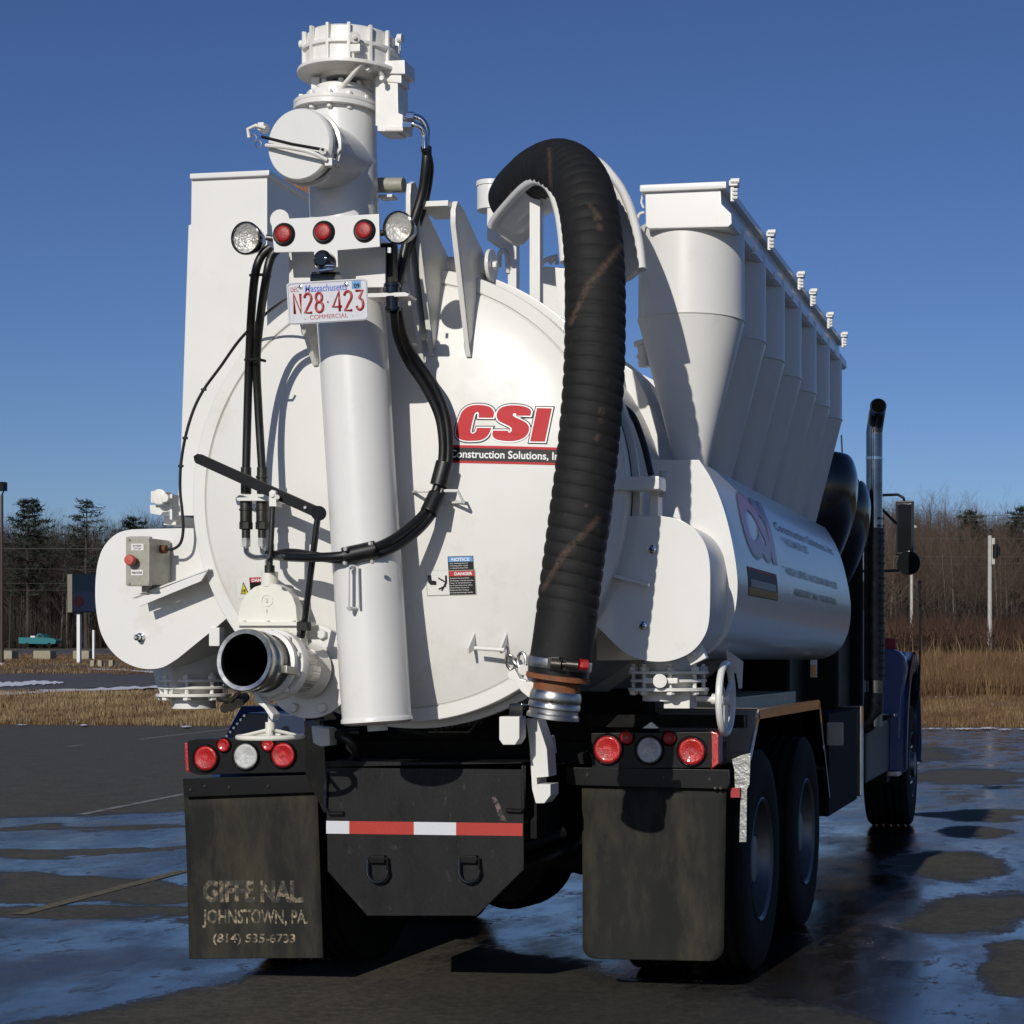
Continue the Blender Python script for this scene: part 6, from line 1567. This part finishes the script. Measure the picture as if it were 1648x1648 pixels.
# blower silencers behind the cab
for x, y, h in ((1.02, 4.25, 0), (1.0, 5.15, -.16)):
    zc = P(1360, 815, y).z + h
    g = G().lathe((x, y, zc), (0, 0, 1), [(q.x, q.y) for q in spl([Vector(c_ + (0,)) for c_ in ((.02, -.48), (.10, -.44), (.19, -.28), (.26, -.08), (.285, .10), (.28, .22), (.24, .33), (.16, .36), (.02, .365))], 4)], 44)
    g.build('air_silencer', M['blackgloss'], T)
G().bb((-.9, 3.95, .9), (.9, 5.3, 2.5)).build('blower_housing', M['black'], T, bevel=.03)
G().bb((.7, 4.7, 1.0), (1.12, 5.3, 2.1)).build('blower_panel', M['black'], T, bevel=.02)
G().bb((.6, 5.36, .95), (1.19, 5.5, 2.35)).build('cab_shade_panel', M['frame'], T, bevel=.02)  # added matte black panel, stands in for the shade on the cab's back
# exhaust stack
ys = 5.6; ex = P(1407, 900, ys); re = 13.3 * S(1407, ys)
top = P(1406, 722, ys)
st = G().tube([(ex.x, ys, 1.0), (ex.x, ys, P(1407, 700, ys).z)] + spl([(ex.x, ys, P(1407, 696, ys).z), (ex.x + .01, ys - .01, P(1407, 682, ys).z), (ex.x + .03, ys - .06, P(1409, 668, ys).z + .02), (ex.x + .045, ys - .13, P(1411, 668, ys).z + .05)], 5), re, 36).build('exhaust_stack', M['stackchrome'], T, ang=60)
G().lathe((ex.x + .0455, ys - .133, P(1411, 668, ys).z + .051), (0, 1, -.35), [(re * .84, -.006), (re * .8, .001)], 32, (True, True)).build('stack_mouth', M['void'], st)
G().tube([(ex.x, ys, P(1407, 850, ys).z), (ex.x, ys, P(1407, 1095, ys).z)], re * 1.25, 28).build('heat_shield', M['darksteel'], st)
g = G(); 
for k in range(22):
    z = P(1407, 835 + k * 12, ys).z
    for a in (-.9, -.45, .0): g.cyl((ex.x + math.cos(a) * re * 1.24, ys + math.sin(a) * re * 1.24, z), (ex.x + math.cos(a) * re * 1.27, ys + math.sin(a) * re * 1.27, z), .01, n=8)
g.build('shield_holes', M['ink'], st)
G().ring((ex.x, ys, P(1407, 740, ys).z), (0, 0, 1), re * 1.06, re * .9, .02).build('stack_clamp', M['chrome'], st)
G().tube(spl([(ex.x, ys, 1.25), (ex.x - .02, ys, 1.08), (ex.x - .12, ys, 1.0), (ex.x - .4, ys, .98)], 6), re * 1.2, 24).build('exhaust_elbow', M['darksteel'], T)

# ---- the cab
cabm = G()
cabm.prism([(-1.08, 5.75, 1.0), (-1.08, 7.6, 1.0), (-1.08, 7.6, 1.85), (-1.08, 7.25, 2.55), (-1.08, 7.0, 2.66), (-1.08, 5.75, 2.66)], (2.12, 0, 0))
cab = cabm.build('cab', M['blue'], T, bevel=.05)
G().prism([(-.72, 7.6, .95), (-.72, 9.75, .95), (-.72, 9.8, 1.62), (-.72, 7.6, 1.82)], (1.44, 0, 0)).build('hood', M['blue'], T, bevel=.05)
G().bb((-.45, 9.8, .95), (.45, 9.86, 1.55)).build('radiator_grille', M['chrome'], T, bevel=.01)
G().bb((-1.2, 9.95, .45), (1.2, 10.1, .8)).build('front_bumper', M['chrome'], T, bevel=.02)
G().bb((-.8, 5.74, 2.0), (.8, 5.75, 2.4)).build('rear_window', M['glass'], cab)
for s in (-1, 1): G().bb((s * 1.045 if s > 0 else s * 1.085, 6.3, 1.9), (s * 1.045 + .004 if s > 0 else s * 1.085 + .004, 7.2, 2.4)).build('side_window', M['glass'], cab)
G().prism([(-.98, 7.575, 1.92), (.94, 7.575, 1.92), (.94, 7.27, 2.52), (-.98, 7.27, 2.52)], (0, .012, .006)).build('windscreen', M['glass'], cab)
# front fender (rear portion faces us)
def ffend(sx):
    yr = 7.75
    o = [(1398, 1046), (1434, 1044), (1447, 1048), (1456, 1058), (1459, 1075), (1452, 1120), (1450, 1160), (1448, 1211), (1430, 1211), (1428, 1158), (1398, 1150)]
    pts = [P(a, b, yr) for a, b in o]
    if sx < 0: pts = [Vector((-p.x, p.y, p.z)) for p in pts]
    f = G().prism(pts, (0, .16, 0)).build('front_fender', M['blue'], T, bevel=.02, seg=3)
    # arch
    ztop = max(p.z for p in pts); xo = max(abs(p.x) for p in pts)
    ar = [(8.5 + math.cos(rad(a)) * .78, .55 + math.sin(rad(a)) * max(.7, ztop - .57)) for a in range(0, 181, 12)]
    ir = [(8.5 + math.cos(rad(a)) * .66, .55 + math.sin(rad(a)) * max(.6, ztop - .75)) for a in range(180, -1, -12)]
    g = G()
    vs = [(a[0], a[1]) for a in ar]
    for (a, b), (c, d_), (e, f_), (h, i_) in zip(ar, ar[1:], ir[::-1], ir[::-1][1:]):
        g.prism([(sx * (xo - .03), a, b), (sx * (xo - .03), c, d_), (sx * (xo - .03), h, i_), (sx * (xo - .03), e, f_)], (sx * .03, 0, 0))
        g.prism([(sx * .7, a, b), (sx * .7, c, d_), (sx * .7, c, d_ - .02), (sx * .7, a, b - .02)], (sx * (xo - .7), 0, 0))
    g.build('fender_arch', M['blue'], f, ang=40)
ffend(1); ffend(-1)
G().bb(P(1405, 1148, 7.6), P(1440, 1154, 7.6) + Vector((0, .2, 0))).build('cab_step', M['chrome'], T, bevel=.008)
G().bb(P(1410, 1241, 7.55), P(1446, 1250, 7.55) + Vector((0, .3, 0))).build('cab_step', M['alu'], T, bevel=.008)
G().bb(P(1405, 1155, 7.5), P(1428, 1260, 7.5) + Vector((0, .25, 0))).build('step_bracket', M['black'], T, bevel=.01)
G().bb((.8, 5.8, .55), (1.18, 7.4, 1.0)).build('fuel_tank', M['black'], T, bevel=.05)
G().bb(P(1424, 1027, 7.8), P(1442, 1045, 7.8) + Vector((0, .05, 0))).build('turn_lamp', M['redlamp'], T, bevel=.01)
mr = G().bb(P(1441, 806, 7.45), P(1470, 893, 7.45) + Vector((0, .09, 0))).build('side_mirror', M['black'], T, bevel=.012)
G().bb(P(1444, 811, 7.444), P(1467, 888, 7.45)).build('mirror_glass', M['glass'], mr, bevel=.002)
G().lathe(P(1462, 906, 7.42), (0, 1, 0), [(19 * S(1462, 7.42), 0), (19.5 * S(1462, 7.42), .01), (15 * S(1462, 7.42), .06), (.02, .08)], 32).build('round_mirror', M['glass'], mr)
g = G().tube([P(1418, 797, 7.4), P(1445, 796, 7.45), P(1454, 801, 7.45), P(1456, 808, 7.47)], .012, 10).tube([P(1415, 815, 7.2), P(1442, 842, 7.45)], .012, 8).tube([P(1415, 919, 7.3), P(1446, 918, 7.45)], .012, 8)
g.build('mirror_arm', M['black'], T)
G().tube(spl([P(1480, 945, 8.9), P(1481, 1000, 8.9), P(1479, 1100, 8.9), P(1474, 1138, 8.9), P(1468, 1170, 8.9)], 5), .011, 8).cyl(P(1480, 935, 8.9), P(1480, 946, 8.9), .016, n=8).build('fender_marker_rod', M['ink'], T)
G().pl([(1462, 1126), (1473, 1127), (1472, 1184), (1460, 1184)], 8.85, .3).build('wheel_hub', M['black'], T).name = 'bumper_end'
G().tube([P(1356, 742, 5.4), P(1354, 700, 5.4)], .006, 6).build('radio_aerial', M['ink'], T)
tag(tank, 'white welded cylindrical tank body')
for o in scene.objects:
    if o.type == 'MESH' and o.parent is not None and o.name.split('.')[0] in ('valve_studs', 'sleeve_bolts', 'bar_bolts', 'rivets', 'lever_bolts', 'box_screws', 'bracket_bolts', 'plate_screw', 'cable_clips', 'cable_tie', 'wheel_nuts', 'shield_holes', 'side_lettering', 'safety_chain', 'rear_plumbing', 'drain_fittings', 'registration', 'logo_line', 'sticker_text', 'flap_print', 'box_text'):
        o['kind'] = 'stuff'
